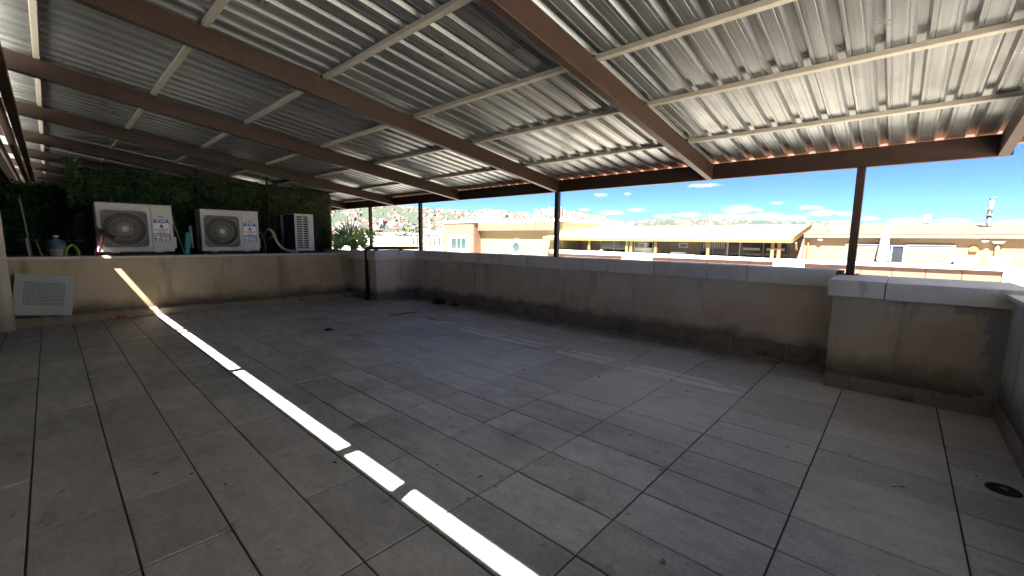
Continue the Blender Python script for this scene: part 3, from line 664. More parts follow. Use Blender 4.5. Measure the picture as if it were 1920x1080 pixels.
# ================================================================== air conditioners
def rounded_rect(w, h, r, n=6, cx=0, cz=0):
    p = []
    for (sx_, sz_, a0) in ((1, 1, 0), (-1, 1, 90), (-1, -1, 180), (1, -1, 270)):
        for k in range(n+1):
            a = R(a0+90*k/n); p.append((cx+sx_*(w/2-r)+r*math.cos(a), cz+sz_*(h/2-r)+r*math.sin(a)))
    return p
def make_ac(label, loc, W_=1.10, H=0.86, D=0.40):
    t = thing('air_conditioner', label, 'air conditioner', loc, 'white fan units on the ledge', local=True)
    z0 = 0.085; x0, x1 = -W_/2, W_/2; wf = W_*0.70      # fan bay width
    fx = x0 + wf/2; fz = z0 + H*0.47; fw_, fh = wf*0.86, H*0.80
    # front panel with a rounded opening
    m = MB(); outer = rounded_rect(wf, H, 0.012, 6, fx, z0+H/2); inner = rounded_rect(fw_, fh, 0.085, 6, fx, fz); n = len(outer)
    vs = [(a, 0, b) for a, b in outer] + [(a, 0, b) for a, b in inner] + [(a, .035, b) for a, b in inner]
    fs = [(i, n+i, n+(i+1) % n, (i+1) % n) for i in range(n)] + [(n+i, 2*n+i, 2*n+(i+1) % n, n+(i+1) % n) for i in range(n)]
    m.add(vs, fs); m.build('front_panel', 'ac_white', t)
    # raised rim of the opening
    o2 = rounded_rect(fw_+.055, fh+.055, 0.10, 6, fx, fz)
    vs = [(a, -.004, b) for a, b in o2] + [(a, -.018, b) for a, b in rounded_rect(fw_+.035, fh+.035, .095, 6, fx, fz)] + [(a, -.016, b) for a, b in inner] + [(a, .004, b) for a, b in inner] + [(a, .0005, b) for a, b in o2]
    fs = []
    for r_ in range(3): fs += [(r_*n+i, (r_+1)*n+i, (r_+1)*n+(i+1) % n, r_*n+(i+1) % n) for i in range(n)]
    fs += [(4*n+i, i, (i+1) % n, 4*n+(i+1) % n) for i in range(n)]
    MB().add(vs, fs).build('guard_rim', 'ac_white', t)
    for sx_ in (-1, 1):
        for sz_ in (-1, 1):
            MB().tube([(fx+sx_*(fw_/2-.008), -.021, fz+sz_*(fh/2-.008)), (fx+sx_*(fw_/2-.008), -.012, fz+sz_*(fh/2-.008))], .007, 8).build('screw', 'dark_frame', t)
    # casing
    MB().box(x0+wf+.004, x1, -.008, D*.45, z0, z0+H).build('service_panel', 'ac_white', t, bevel=0.008)
    MB().box(x0+wf+.004, x1-.01, D*.45+.003, D, z0+.004, z0+H-.004).build('side_panel', 'ac_white', t, bevel=0.006)
    MB().box(x0-.006, x1+.006, -.012, D+.006, z0+H+.001, z0+H+.022).build('lid', 'ac_white', t, bevel=0.008)
    MB().box(x0, x1, .001, D, z0-.022, z0-.001).build('base_pan', 'ac_white', t)
    MB().box(x0+.012, x0+.02, .05, D-.02, z0, z0+H).box(x0+.02, x0+wf, D-.02, D-.005, z0, z0+H).build('coil', 'coil', t)
    g = MB()
    g.box(x0, x0+.010, .0, .045, z0, z0+H).box(x0, x0+.010, D-.03, D, z0, z0+H)
    for k in range(19):
        zz = z0+.03+(H-.06)*k/18; g.box(x0, x0+.006, .046, D-.031, zz-.003, zz+.003)
    for k in range(6):
        yy = .09+(D-.16)*k/5; g.box(x0+.0062, x0+.0105, yy-.003, yy+.003, z0, z0+H)
    g.build('side_grille', 'ac_white', t)
    # mesh plate with round hole, cavity, fan, guard
    rf = min(fw_, fh)*0.475; nn = 48
    inn = [(fx+rf*math.cos(2*math.pi*k/nn), fz+rf*math.sin(2*math.pi*k/nn)) for k in range(nn)]
    def sq(k):
        a = 2*math.pi*k/nn; c_, s__ = math.cos(a), math.sin(a); q = min((fw_/2)/max(abs(c_), 1e-6), (fh/2)/max(abs(s__), 1e-6)); return (fx+q*c_, fz+q*s__)
    outp = [sq(k) for k in range(nn)]
    vs = [(a, .018, b) for a, b in outp] + [(a, .018, b) for a, b in inn] + [(a, .10, b) for a, b in inn]
    fs = [(i, nn+i, nn+(i+1) % nn, (i+1) % nn) for i in range(nn)] + [(nn+i, 2*nn+i, 2*nn+(i+1) % nn, nn+(i+1) % nn) for i in range(nn)]
    MB().add(vs, fs).build('guard_plate', 'ac_mesh', t)
    MB().box(x0+.03, x0+wf-.01, .20, .215, z0+.01, z0+H-.01).build('cavity', 'ac_dark', t)
    fan = MB()
    for b_ in range(3):
        a0 = b_*2*math.pi/3 + .4
        vs = []
        for i in range(7):
            rr = .06 + (rf*.92-.06)*i/6
            for k in range(4):
                aa = a0 + (k/3)*0.95 - i*.10; vs.append((fx+rr*math.cos(aa), .15-.05*k/3, fz+rr*math.sin(aa)))
        fs = [(i*4+k, i*4+k+1, (i+1)*4+k+1, (i+1)*4+k) for i in range(6) for k in range(3)]
        fan.add(vs, fs)
    fan.build('fan_blades', 'ac_dark', t, smooth=True)
    w = MB(); nw = 44
    for k in range(nw):
        a = 2*math.pi*k/nw; pts = []
        for i in range(7):
            rr = .055+(rf-.055)*i/6; aa = a - 0.62*(i/6)**0.8
            pts.append((fx+rr*math.cos(aa), .004-.018*math.sin(math.pi*min(1, (rr/rf)))*.9, fz+rr*math.sin(aa)))
        w.tube(pts, .0038, 4, cap=False)
    for rr in (.33, .66, 1.0):
        w.tube([(fx+rf*rr*math.cos(2*math.pi*k/36), .006-.016*math.sin(math.pi*min(1, rr)), fz+rf*rr*math.sin(2*math.pi*k/36)) for k in range(37)], .003, 4, cap=False)
    w.build('fan_guard', 'ac_wire', t)
    h = MB(); h.tube([(fx, .006, fz), (fx, -.010, fz), (fx, -.016, fz)], [.052, .052, .044], 24); h.build('hub_cap', 'ac_white', t)
    # badge, sticker, writing
    px = x0+wf+(W_-wf)*.46; pw = (W_-wf)
    MB().box(px-.045+.01, px+.045+.01, -.0105, -.0085, z0+H*.755-.008, z0+H*.755+.010).build('badge', 'dark_frame', t)
    MB().box(px-pw*.36, px+pw*.36, -.0105, -.0085, z0+H*.215, z0+H*.615).build('sticker', 'sticker', t)
    st = t.children[-1]
    MB().box(px-pw*.36+.002, px+pw*.36+.006, -.0118, -.0107, z0+H*.205, z0+H*.385).build('sticker_band', 'navy_print', t)
    put_text(t, 'E.C.A', .092, px+.004, -.0112, z0+H*.655, 'blue_print', .004, 1.15, .18)
    MB().prism([(px-.004, z0+H*.60), (px+.03, z0+H*.535), (px+.004, z0+H*.51), (px-.03, z0+H*.53)], 1, -.0118, -.0107).build('flame_mark', 'navy_print', t)
    MB().prism([(px+.012, z0+H*.565), (px+.036, z0+H*.53), (px+.020, z0+H*.51), (px-.002, z0+H*.53)], 1, -.0126, -.0119).build('flame_mark', 'red_print', t)
    put_text(t, 'KARDESLER', .041, px, -.0112, z0+H*.468, 'red_print', .0012)
    put_text(t, 'TEKNIK', .036, px, -.0112, z0+H*.412, 'red_print', .001)
    for zz_, cuts_ in ((.360, (-.34, -.10, -.07, .12, .15, .35)), (.332, (-.34, -.02, .02, .20, .23, .35))):
        for a_, b_ in zip(cuts_[::2], cuts_[1::2]): MB().box(px+pw*a_, px+pw*b_, -.0126, -.0119, z0+H*zz_-.006, z0+H*zz_+.006).build('small_print', 'sticker', t)
    put_text(t, '0262', .062, px+.045, -.0122, z0+H*.285, 'sticker', .003)
    put_text(t, '454 30 30', .052, px+.003, -.0122, z0+H*.232, 'sticker', .0025)
    MB().prism([(px-.10, z0+H*.27), (px-.03, z0+H*.27), (px-.035, z0+H*.295), (px-.02, z0+H*.30), (px-.025, z0+H*.315), (px-.105, z0+H*.315), (px-.11, z0+H*.30), (px-.095, z0+H*.295)], 1, -.0128, -.0119).build('telephone_mark', 'sticker', t)
    # valve cover, handle recess, feet, support bars
    MB().box(x1+.001, x1+.055, .10, D-.05, z0+.03, z0+.26).build('valve_cover', 'ac_white', t, bevel=0.008)
    MB().box(x1+.001, x1+.02, .06, D*.5, z0+H*.62, z0+H*.80).build('side_handle', 'ac_white', t, bevel=0.006)
    for xx in (x0+.22, x1-.24):
        MB().box(xx-.06, xx+.06, -.02, .05, z0-.040, z0-.023).build('foot', 'ac_white', t, bevel=0.004)
        MB().box(xx-.035, xx+.035, .0, D, 0.008, z0-.041).build('rubber_pad', 'rubber', t)
    MB().box(x0+.05, x1-.12, .03, .075, 0.0, 0.044).build('support_bar', 'rubber', t)
    return t
make_ac('larger white air conditioner behind the broom, blue logo sticker and fan guard', (1.15, 10.83, 1.118))
make_ac('smaller white air conditioner standing beside the teal bottle, fan guard and logo sticker', (2.70, 10.83, 1.118), 1.08, .83)

# third unit, seen from its end
t = thing('air_conditioner', 'louvred air conditioner end with dark coil side near the palm', 'air conditioner', (4.2, 11.1, 1.118), 'white fan units on the ledge')
x0, x1, y0, y1, z0, z1 = 3.99, 4.42, 10.72, 11.62, 1.185, 2.05
MB().box(x0+.02, x1-.05, y0+.02, y1-.02, z0+.02, z1-.03).build('core', 'ac_dark', t)
MB().box(x0, x0+.018, y0+.022, y1-.16, z0+.02, z1-.02).build('coil', 'coil', t)
MB().box(x0-.004, x0+.02, y1-.155, y1, z0, z1-.01).build('corner_panel', 'ac_white', t, bevel=.004)
fr = MB().box(x0, x0+.045, y0, y0+.02, z0, z1-.02).box(x0+.175, x0+.20, y0, y0+.02, z0+.04, z1-.06).box(x0+.31, x1, y0, y0+.02, z0, z1-.02)
fr.box(x0+.045, x0+.31, y0, y0+.02, z1-.06, z1-.02).box(x0+.045, x0+.31, y0, y0+.02, z0, z0+.04); fr.build('front_frame', 'ac_white', t)
for k in range(14):
    zz = z0+.055+(z1-z0-.13)*k/13
    for a, b in ((x0+.045, x0+.175), (x0+.20, x0+.31)):
        if k < 13: MB().add([(a, y0+.002, zz+.014), (b, y0+.002, zz+.014), (b, y0+.03, zz+.034), (a, y0+.03, zz+.034), (a, y0+.002, zz+.030), (b, y0+.002, zz+.030), (b, y0+.03, zz+.044), (a, y0+.03, zz+.044)], [(0, 1, 2, 3), (7, 6, 5, 4), (0, 4, 5, 1), (3, 2, 6, 7), (1, 5, 6, 2), (0, 3, 7, 4)]).build('louvre', 'ac_white', t)
MB().box(x1-.048, x1+.012, y0+.01, y1, z0, z1-.03).build('side_panel', 'ac_white', t, bevel=.01)
MB().box(x0-.008, x1+.01, y0-.008, y1+.004, z1-.02, z1).build('lid', 'ac_white', t, bevel=.006)
MB().box(x0, x1, y0, y1, z0-.018, z0-.001).build('base_pan', 'ac_white', t)
for yy in (y0+.15, y1-.2):
    MB().box(x0-.1, x1+.1, yy, yy+.06, 1.118, z0-.019).build('support_bar', 'rubber', t)

def hose(label, pts, r, m='pipe_wrap', cat='pipe', grp=None):
    P = [Vector(p) for p in pts]; out_ = []
    for i in range(len(P)-1):
        p0, p1, p2, p3 = P[max(i-1, 0)], P[i], P[i+1], P[min(i+2, len(P)-1)]
        for k in range(8):
            s = k/8; out_.append(0.5*((2*p1)+(-p0+p2)*s+(2*p0-5*p1+4*p2-p3)*s*s+(-p0+3*p1-3*p2+p3)*s**3))
    out_.append(P[-1])
    o = MB().tube(out_, r, 10).build('insulated_pipe', m, smooth=True); return tag(o, label, cat, grp)
hose('thick cream wrapped pipe arching down beside the louvred unit', [(3.62, 11.7, 1.5), (3.50, 11.1, 1.66), (3.54, 10.85, 1.60), (3.60, 10.78, 1.38), (3.70, 10.70, 1.22), (3.92, 10.62, 1.135)], .026)
hose('thinner cream wrapped pipe below the arching one beside the louvred unit', [(3.70, 11.7, 1.40), (3.62, 11.2, 1.50), (3.64, 10.95, 1.42), (3.74, 10.84, 1.24), (4.02, 10.66, 1.13)], .013)
hose('thin grey cable hanging from the smaller fan unit onto the ledge', [(3.28, 11.0, 1.62), (3.36, 10.95, 1.50), (3.385, 10.9, 1.3), (3.37, 10.88, 1.12)], .009, 'grey_plastic', 'cable')
hose('thin grey cable hanging from the larger fan unit onto the ledge', [(1.73, 11.0, 1.80), (1.77, 10.95, 1.60), (1.83, 10.9, 1.3), (1.86, 10.86, 1.12)], .009, 'grey_plastic', 'cable')

# broom and squeegee leaning at the fan unit
def pole_tool(name, label, base, top, m, headm, head_w, endm=None, off=0.0):
    t = thing(name, label, 'broom', base)
    MB().tube([base, top], .0125, 10).build('handle', m, t, smooth=True)
    b = Vector(base); d = (Vector(top)-b).normalized(); e = Vector(top)
    sx_ = Vector((0.86, 0, -0.50))
    c = e + sx_*off
    def ob(c, hl, hd, hh, m_, nm):
        ax = sx_*hl; ay = Vector((0, 1, 0))*hd; az_ = sx_.cross(Vector((0, 1, 0))).normalized()*hh
        v = [c+ax*i+ay*j+az_*k for k in (-1, 1) for (i, j) in ((-1, -1), (1, -1), (1, 1), (-1, 1))]
        MB().add(v, [(0, 3, 2, 1), (4, 5, 6, 7), (0, 1, 5, 4), (1, 2, 6, 5), (2, 3, 7, 6), (3, 0, 4, 7)]).build(nm, m_, t, bevel=.004)
    ob(c, head_w, .03, .035, headm, 'bristles' if name == 'broom' else 'head')
    if endm: ob(c+sx_*(head_w+.016), .014, .032, .038, endm, 'head_cap')
    return t
pole_tool('broom', 'red handled broom with black head and red cap leaning by the larger fan unit', (.56, 10.50, 1.12), (.705, 10.62, 1.50), 'red', 'rubber', .10, 'red', .03)
pole_tool('broom', 'magenta handled broom leaning left of the red one', (.52, 10.52, 1.12), (.645, 10.66, 1.56), 'magenta', 'rubber', .075)
# teal container and grey plate beside the smaller unit
o = MB().prism([(1.87, 1.12), (1.95, 1.12), (1.99, 1.52), (1.98, 1.56), (1.91, 1.56), (1.90, 1.52)], 1, 10.86, 10.94).build('teal_bottle', 'teal', bevel=.012); tag(o, 'flat teal plastic container standing left of the smaller fan unit', 'container')
o = MB().prism([(2.02, 1.24), (2.05, 1.24), (2.03, 1.70), (1.99, 1.70)], 1, 10.98, 11.10).build('grey_plate', 'grey_plastic', bevel=.006); tag(o, 'narrow grey plate upright between teal container and smaller fan unit', 'plate')
# dim corner clutter
t = thing('water_bottle', 'big dull blue water bottle in the dark corner on the ledge', 'bottle', (.08, 11.15, 1.08))
MB().lathe([(.0, 0), (.11, .0), (.12, .03), (.12, .24), (.10, .29), (.035, .33), (.03, .37)], 20, (.08, 11.25, 1.08)).build('body', 'blue_plastic', t, smooth=True)
MB().lathe([(.036, .36), (.036, .39), (.0, .392)], 16, (.08, 11.25, 1.08)).build('cap', 'sticker', t)
t = thing('bucket', 'pale grey bucket in front of the big water bottle', 'bucket', (.06, 11.0, 1.08))
MB().lathe([(0, .01), (.075, .01), (.09, .14), (.098, .142), (.098, .15), (.086, .15), (.07, .02)], 20, (.06, 10.98, 1.08)).build('body', 'panel_metal', t, smooth=True)
hose('dull green garden hose arching beside the water bottle', [(.17, 11.0, 1.10), (.20, 11.05, 1.24), (.27, 11.1, 1.30), (.33, 11.1, 1.22), (.34, 11.05, 1.10)], .022, 'palm', 'hose')
o = MB().tube([(-.105, 11.1, 1.08), (-.16, 11.3, 1.40)], .011, 8).build('wooden_stick', 'wood'); tag(o, 'bare wooden stick leaning in the dark corner behind the ledge', 'stick')
o = MB().tube([(-.25, 11.1, 1.08), (-.27, 11.2, 1.42)], .014, 8).build('grey_stick', 'panel_metal'); tag(o, 'short pale grey pole beside the wooden stick', 'pole')
o = MB().tube([(-.235, 11.6, 1.08), (-.30, 11.7, 2.12)], .010, 8).build('tall_pole', 'dark_frame'); tag(o, 'tall thin dark pole standing in the corner by the building windows', 'pole')
o = MB().tube([(-.2, 11.5, 1.38), (.45, 11.5, 1.38)], .006, 6).build('crossbar', 'dark_frame'); tag(o, 'thin dark horizontal bar behind the water bottle', 'bar')

# column at the left
t = thing('round_column', 'beige round column at the end of the tan ledge wall', 'column', (-.56, 10.08, 0))
MB().tube([(-.56, 10.08, 0.0), (-.56, 10.08, 1.125)], .098, 28).build('shaft', 'column', t, smooth=True)
MB().tube([(-.56, 10.08, 1.125), (-.56, 10.08, 1.145)], .102, 28).build('collar', 'column', t, smooth=True)
MB().tube([(-.56, 10.08, 1.145), (-.56, 10.08, 3.38)], .096, 28).build('shaft', 'column', t, smooth=True)

# perforated panel leaning on the ledge wall
def panel():
    W_, H_ = .66, .66; nx, nz = 20, 16; mx, mz = .10, .16
    m = MB()
    xs = [0.0]; 
    for i in range(nx):
        c = mx + (W_-2*mx)*(i+.5)/nx; xs += [c-.0065, c+.0065]
    xs.append(W_); zs = [0.0]
    for i in range(nz):
        c = mz + (H_-mz-.12)*(i+.5)/nz; zs += [c-.006, c+.006]
    zs.append(H_)
    idx = {}
    def v(i, j, s):
        k = (i, j, s)
        if k not in idx: idx[k] = len(m.v); m.v.append((xs[i], s*.004, zs[j]))
        return idx[k]
    for i in range(len(xs)-1):
        for j in range(len(zs)-1):
            hole = (i % 2 == 1) and (j % 2 == 1)
            if hole:
                for (a, b, c, d) in ((i, j, i+1, j), (i+1, j, i+1, j+1), (i+1, j+1, i, j+1), (i, j+1, i, j)):
                    m.f.append((v(a, b, 0), v(c, d, 0), v(c, d, 1), v(a, b, 1))); m.mi.append(0)
            else:
                m.f.append((v(i, j, 0), v(i+1, j, 0), v(i+1, j+1, 0), v(i, j+1, 0))); m.mi.append(0)
                m.f.append((v(i, j, 1), v(i, j+1, 1), v(i+1, j+1, 1), v(i+1, j, 1))); m.mi.append(0)
    # folded rims
    m.box(0, W_, .0045, .03, H_-.003, H_); m.box(W_-.003, W_, .0045, .03, 0, H_-.004); m.box(0, .003, .0045, .03, 0, H_-.004)
    o = m.build('perforated_panel', 'panel_metal')
    o.matrix_world = Matrix.Translation((-.50, 10.19, .225)) @ Matrix.Rotation(R(7.5), 4, 'Y') @ Matrix.Rotation(R(-10), 4, 'X')
    b_ = MB().box(.07, W_-.07, .012, .014, .12, H_-.09).build('hole_shade_backing', 'rubber'); b_.parent = o  # dark sheet standing in for the shade behind the holes
    return tag(o, 'pale square perforated metal panel leaning on the ledge wall beside the round column', 'perforated panel')
panel()
# red brick bit on the floor
o = MB().box(-.06, .06, -.035, .035, 0, .055).build('brick_piece', 'brick', bevel=.012); o.location = (.765, 10.19, .003); o.rotation_euler = (0, 0, .3)
tag(o, 'small red brick piece on the floor at the kerb', 'brick')

# drain pipe on far pier
def elbow_pipe():
    t = thing('drain_pipe', 'brown pipe rising up the far corner pier and crossing its coping', 'pipe', (5.10, 9.66, 0))
    MB().tube([(5.14, 9.50, 0.03), (5.14, 9.50, 1.165)], .042, 16).build('riser', 'steel', t, smooth=True)
    MB().tube([(5.14, 9.50, 1.165), (5.142, 9.50, 1.20), (5.155, 9.50, 1.228), (5.185, 9.50, 1.245), (5.24, 9.50, 1.248)], .050, 16).build('elbow', 'steel', t, smooth=True)
    MB().tube([(5.24, 9.50, 1.248), (6.62, 9.50, 1.248)], .038, 16).build('crossing_pipe', 'steel', t, smooth=True)
    for x in (5.40, 6.10): MB().box(x-.03, x+.03, 9.46, 9.54, 1.18, 1.215).build('pipe_clip', 'steel', t)
    MB().tube([(5.14, 9.50, .005), (5.14, 9.50, .06)], .055, 16).build('foot_socket', 'steel', t, smooth=True)
elbow_pipe()

# rags, twigs, leaves on the floor
def crumple(name, cx_, cy_, w, d, h, m, label, cat, seed):
    r = random.Random(seed); n = 14; vs = []; fs = []
    for i in range(n+1):
        for j in range(n+1):
            u, v = i/n, j/n; e = max(0, 1-((2*u-1)**4+(2*v-1)**4))
            vs.append((cx_+(u-.5)*w+r.uniform(-.012, .012), cy_+(v-.5)*d+r.uniform(-.012, .012), .004+h*e*(0.35+0.65*r.random())))
    k0 = len(vs)
    for i in range(n+1):
        for j in range(n+1): x, y, z = vs[i*(n+1)+j]; vs.append((x, y, max(.002, z-.006)))
    for i in range(n):
        for j in range(n):
            a = i*(n+1)+j; fs.append((a, a+n+1, a+n+2, a+1)); fs.append((k0+a, k0+a+1, k0+a+n+2, k0+a+n+1))
    o = MB().add(vs, fs).build(name, m, smooth=True); return tag(o, label, cat)
crumple('crumpled_rag', 6.02, 7.85, .20, .34, .11, 'rag', 'crumpled dark green rag heap on the floor near the long parapet', 'rag', 3)
crumple('crumpled_rag', 6.12, 7.40, .12, .30, .04, 'rag', 'flatter dark rag beside the rag heap near the long parapet', 'rag', 5)
crumple('crumpled_rag', 2.95, 6.75, .11, .14, .03, 'leaf_dry', 'small dark scrap lying alone in mid floor', 'scrap', 8)
crumple('crumpled_rag', 1.02, 1.30, .09, .13, .006, 'leaf_dry', 'thin dark scrap of film near the strip of sunlight', 'scrap', 9)
deb = MB(); r_ = random.Random(4)
for k in range(170):
    x = r_.uniform(-.6, 6.1); y = r_.uniform(-.5, 10.1)
    if r_.random() < .35: x = r_.uniform(5.7, 6.25)
    if r_.random() < .15: y = r_.uniform(9.7, 10.2)
    a = r_.uniform(0, 6.28); l_ = r_.uniform(.008, .028); w = l_*r_.uniform(.2, .5); c_, s_ = math.cos(a), math.sin(a)
    z = .004; h = r_.uniform(.002, .008)
    deb.add([(x+c_*l_, y+s_*l_, z), (x-s_*w, y+c_*w, z+h), (x-c_*l_, y-s_*l_, z), (x+s_*w, y-c_*w, z+h)], [(0, 1, 2, 3)])
tag(deb.build('floor_litter', 'leaf_dry'), 'scattered dry leaf bits over the floor', 'litter', kind='stuff')
# lifted dark joint strips on the floor
def strip(pts, w, label):
    m = MB(); vs = []
    for i, (x, y) in enumerate(pts):
        ww_ = w*math.sin(math.pi*(i+.35)/(len(pts)-.3)); vs += [(x-ww_*.3, y-ww_, .004), (x, y, .014), (x+ww_*.3, y+ww_, .004)]
    fs = []
    for i in range(len(pts)-1): fs += [(3*i, 3*i+1, 3*i+4, 3*i+3), (3*i+1, 3*i+2, 3*i+5, 3*i+4)]
    return tag(m.add(vs, fs).build('bitumen_strip', 'leaf_dry'), label, 'strip')
strip([(4.32, 7.22), (4.5, 7.18), (4.68, 7.22), (4.85, 7.19), (5.02, 7.17)], .035, 'long dark bitumen strip lying on the floor before the far corner')
strip([(4.72, 6.50), (4.71, 6.35), (4.70, 6.15)], .02, 'short dark bitumen strip just nearer than the long one')
# floor drain at the right
t = thing('floor_drain', 'round floor drain with rusty rim by the short grey wall', 'drain', (3.86, -.62, 0))
MB().lathe([(.0, .004), (.048, .004), (.050, .010), (.075, .009), (.08, .002)], 24, (3.86, -.60, 0)).build('rim', 'leaf_dry', t, smooth=True)
MB().tube([(3.86, -.60, .008), (3.86, -.60, .013)], .02, 12).build('strainer', 'galv', t)

# ================================================================== palm
def palm():
    t = thing('fan_palm', 'fan palm with spiky green and yellowed leaves in the planter by the corner', 'palm', (5.82, 11.5, 1.05))
    r = random.Random(12)
    MB().tube([(5.82, 11.5, 1.03), (5.82, 11.5, 1.14), (5.80, 11.5, 1.24)], [.09, .08, .05], 12).build('trunk', 'trunk', t, smooth=True)
    heads = [(5.52, 1.52, -38, .46, 'palm'), (5.40, 1.36, -70, .34, 'palm'), (5.72, 1.46, -8, .74, 'palm'), (5.66, 1.40, -28, .60, 'palm'), (5.86, 1.44, 22, .62, 'palm'),
             (6.02, 1.46, 48, .50, 'palm_dry'), (6.00, 1.36, 72, .44, 'palm'), (5.88, 1.34, 12, .42, 'palm_dry'), (5.60, 1.28, -55, .44, 'palm'), (6.08, 1.28, 60, .36, 'palm_dry'),
             (5.76, 1.26, 5, .40, 'palm'), (5.50, 1.20, -30, .34, 'palm'), (5.95, 1.20, 35, .34, 'palm'), (6.22, 1.52, 66, .40, 'palm')]
    for q, (hx, hz_, ang, ln, m) in enumerate(heads):
        hy = 11.5 + r.uniform(-.22, .22); c = Vector((hx, hy, hz_)); o_ = Vector((5.80, 11.5, 1.22))
        d = Vector((math.sin(R(ang)), r.uniform(-.25, .1), math.cos(R(ang)))).normalized()
        f = MB(); f.tube([o_, (o_+c)/2+Vector((0, 0, .03)), c], .009, 5)
        nrm = Vector((r.uniform(-.3, .3), -1, r.uniform(-.1, .3))).normalized(); sd = d.cross(nrm).normalized()
        nb = 15
        for k in range(nb):
            a = R(-78+156*k/(nb-1)+r.uniform(-2, 2)); l_ = ln*(1-.22*abs(a)/1.3)*r.uniform(.85, 1.1)
            dr = (d*math.cos(a)+sd*math.sin(a)).normalized(); wv = dr.cross(nrm).normalized()*.019
            p1 = c+dr*l_*.42; p2 = c+dr*l_ + nrm*r.uniform(-.05, .05) + Vector((0, 0, -.05*r.random()))
            f.add([c-wv*.2, c+wv*.2, p1+wv, p1-wv, p1+nrm*.008, p2], [(0, 1, 2, 4), (0, 4, 3), (3, 4, 5), (4, 2, 5)])
        f.build('frond', m, t)
palm()

# ================================================================== OUTSIDE: far side of the street
GZ = -9.0
gd = MB(); gn = 48
vs = [(0, 0, GZ)]; rings = [40, 120, 300, 600, 1200, 2600, 6000]
for rr in rings:
    for k in range(gn): a = 2*math.pi*k/gn; vs.append((rr*math.cos(a), rr*math.sin(a), GZ if rr < 5000 else GZ-5))
fs = [(0, 1+k, 1+(k+1) % gn) for k in range(gn)]
for i in range(len(rings)-1):
    for k in range(gn): a = 1+i*gn; fs.append((a+k, a+gn+k, a+gn+(k+1) % gn, a+(k+1) % gn))
tag(gd.add(vs, fs).build('ground', 'ground'), kind='structure')
st = MB().box(8, 28.5, -400, 400, GZ-.1, GZ+.02).build('street', 'asphalt'); tag(st, kind='structure')

def panels(parent, x, y0, y1, z0, z1, w, m='salmon', t=.05, name='cladding_panel'):
    n = max(1, round((y1-y0)/w)); w = (y1-y0)/n
    for k in range(n):
        MB().box(x, x+t, y0+k*w+.012, y0+(k+1)*w-.012, z0, z1).build(name, m, parent)

# --- building with the round window
b1 = thing('corner_building', 'cream building with salmon panels, square window and round window', 'building', (30, 28, GZ))
MB().box(31.05, 44, 22.4, 38.0, GZ, 3.12).build('cream_wall', 'cream_wall', b1)
MB().box(30.06, 31.045, 33.12, 37.98, GZ, 3.20).build('projecting_bay', 'orange_trim', b1)
n_ = 5; w_ = (38.02-33.08)/n_
for k in range(n_):
    a, b = 33.08+k*w_+.012, 33.08+(k+1)*w_-.012
    MB().box(30.0, 30.05, a, b, 1.95, 3.2).build('cladding_panel', 'salmon', b1)
    MB().box(30.0, 30.05, a, b, GZ+6, 1.93).build('cladding_panel', 'salmon', b1)
for k in range(3):
    MB().box(30.06+k*.33, 30.06+(k+1)*.33-.012, 33.06, 33.11, GZ+6, 3.2).build('cladding_panel', 'salmon', b1)
MB().box(29.90, 31.2, 32.95, 38.15, 3.205, 3.46).build('white_coping', 'white_cap', b1)
MB().box(30.55, 44, 22.3, 32.94, 3.16, 3.40).build('white_coping', 'white_cap', b1)
MB().box(30.62, 31.04, 22.95, 33.04, 2.40, 3.155).build('upper_band_core', 'orange_trim', b1)
panels(b1, 30.56, 22.95, 33.04, 2.38, 3.15, 1.12)
# square window
w_ = thing('window', None, None, (0, 0, 0)); w_.parent = b1; w_.matrix_parent_inverse = ROOTINV[b1.name]; 
for k_ in ('label', 'category'):
    if k_ in w_: del w_[k_]
ROOTINV[w_.name] = Matrix.Identity(4)
m = MB().box(29.93, 29.999, 33.72, 34.20, .10, 1.90).box(29.93, 29.999, 36.70, 37.20, .10, 1.90).box(29.93, 29.999, 34.20, 36.70, 1.62, 1.90).box(29.93, 29.999, 34.20, 36.70, .10, .36)
m.build('window_surround', 'white', w_)
MB().box(29.985, 29.998, 34.2, 36.7, .36, 1.62).build('pane', 'glass_teal', w_)
m = MB()
for y in (34.2, 35.02, 35.76, 36.65): m.box(29.955, 29.984, y, y+.05, .36, 1.62)
m.box(29.955, 29.984, 34.2, 36.7, .36, .42).box(29.955, 29.984, 34.2, 36.7, 1.56, 1.62); m.build('frame', 'white', w_)
# round window
def ring(c, r0, r1, x0, x1, n=40):
    m = MB(); vs = []
    for rr, xx in ((r1, x1), (r1, x0), (r0, x0), (r0, x1)):
        for k in range(n): a = 2*math.pi*k/n; vs.append((xx, c[0]+rr*math.cos(a), c[1]+rr*math.sin(a)))
    fs = [(i*n+k, i*n+(k+1) % n, (i+1)*n+(k+1) % n, (i+1)*n+k) for i in range(3) for k in range(n)]
    return m.add(vs, fs)
rw = ring((27.97, .74), .50, .80, 30.96, 31.045).build('round_window', 'white', b1)
MB().prism([(27.97+.50*math.cos(2*math.pi*k/32), .74+.50*math.sin(2*math.pi*k/32)) for k in range(32)], 0, 31.03, 31.045).build('pane', 'glass_teal', rw)
# chimney-like white box behind its roof
MB().box(33, 35, 34.0, 36.0, 3.2, 4.3).build('roof_box', 'white_cap', b1)

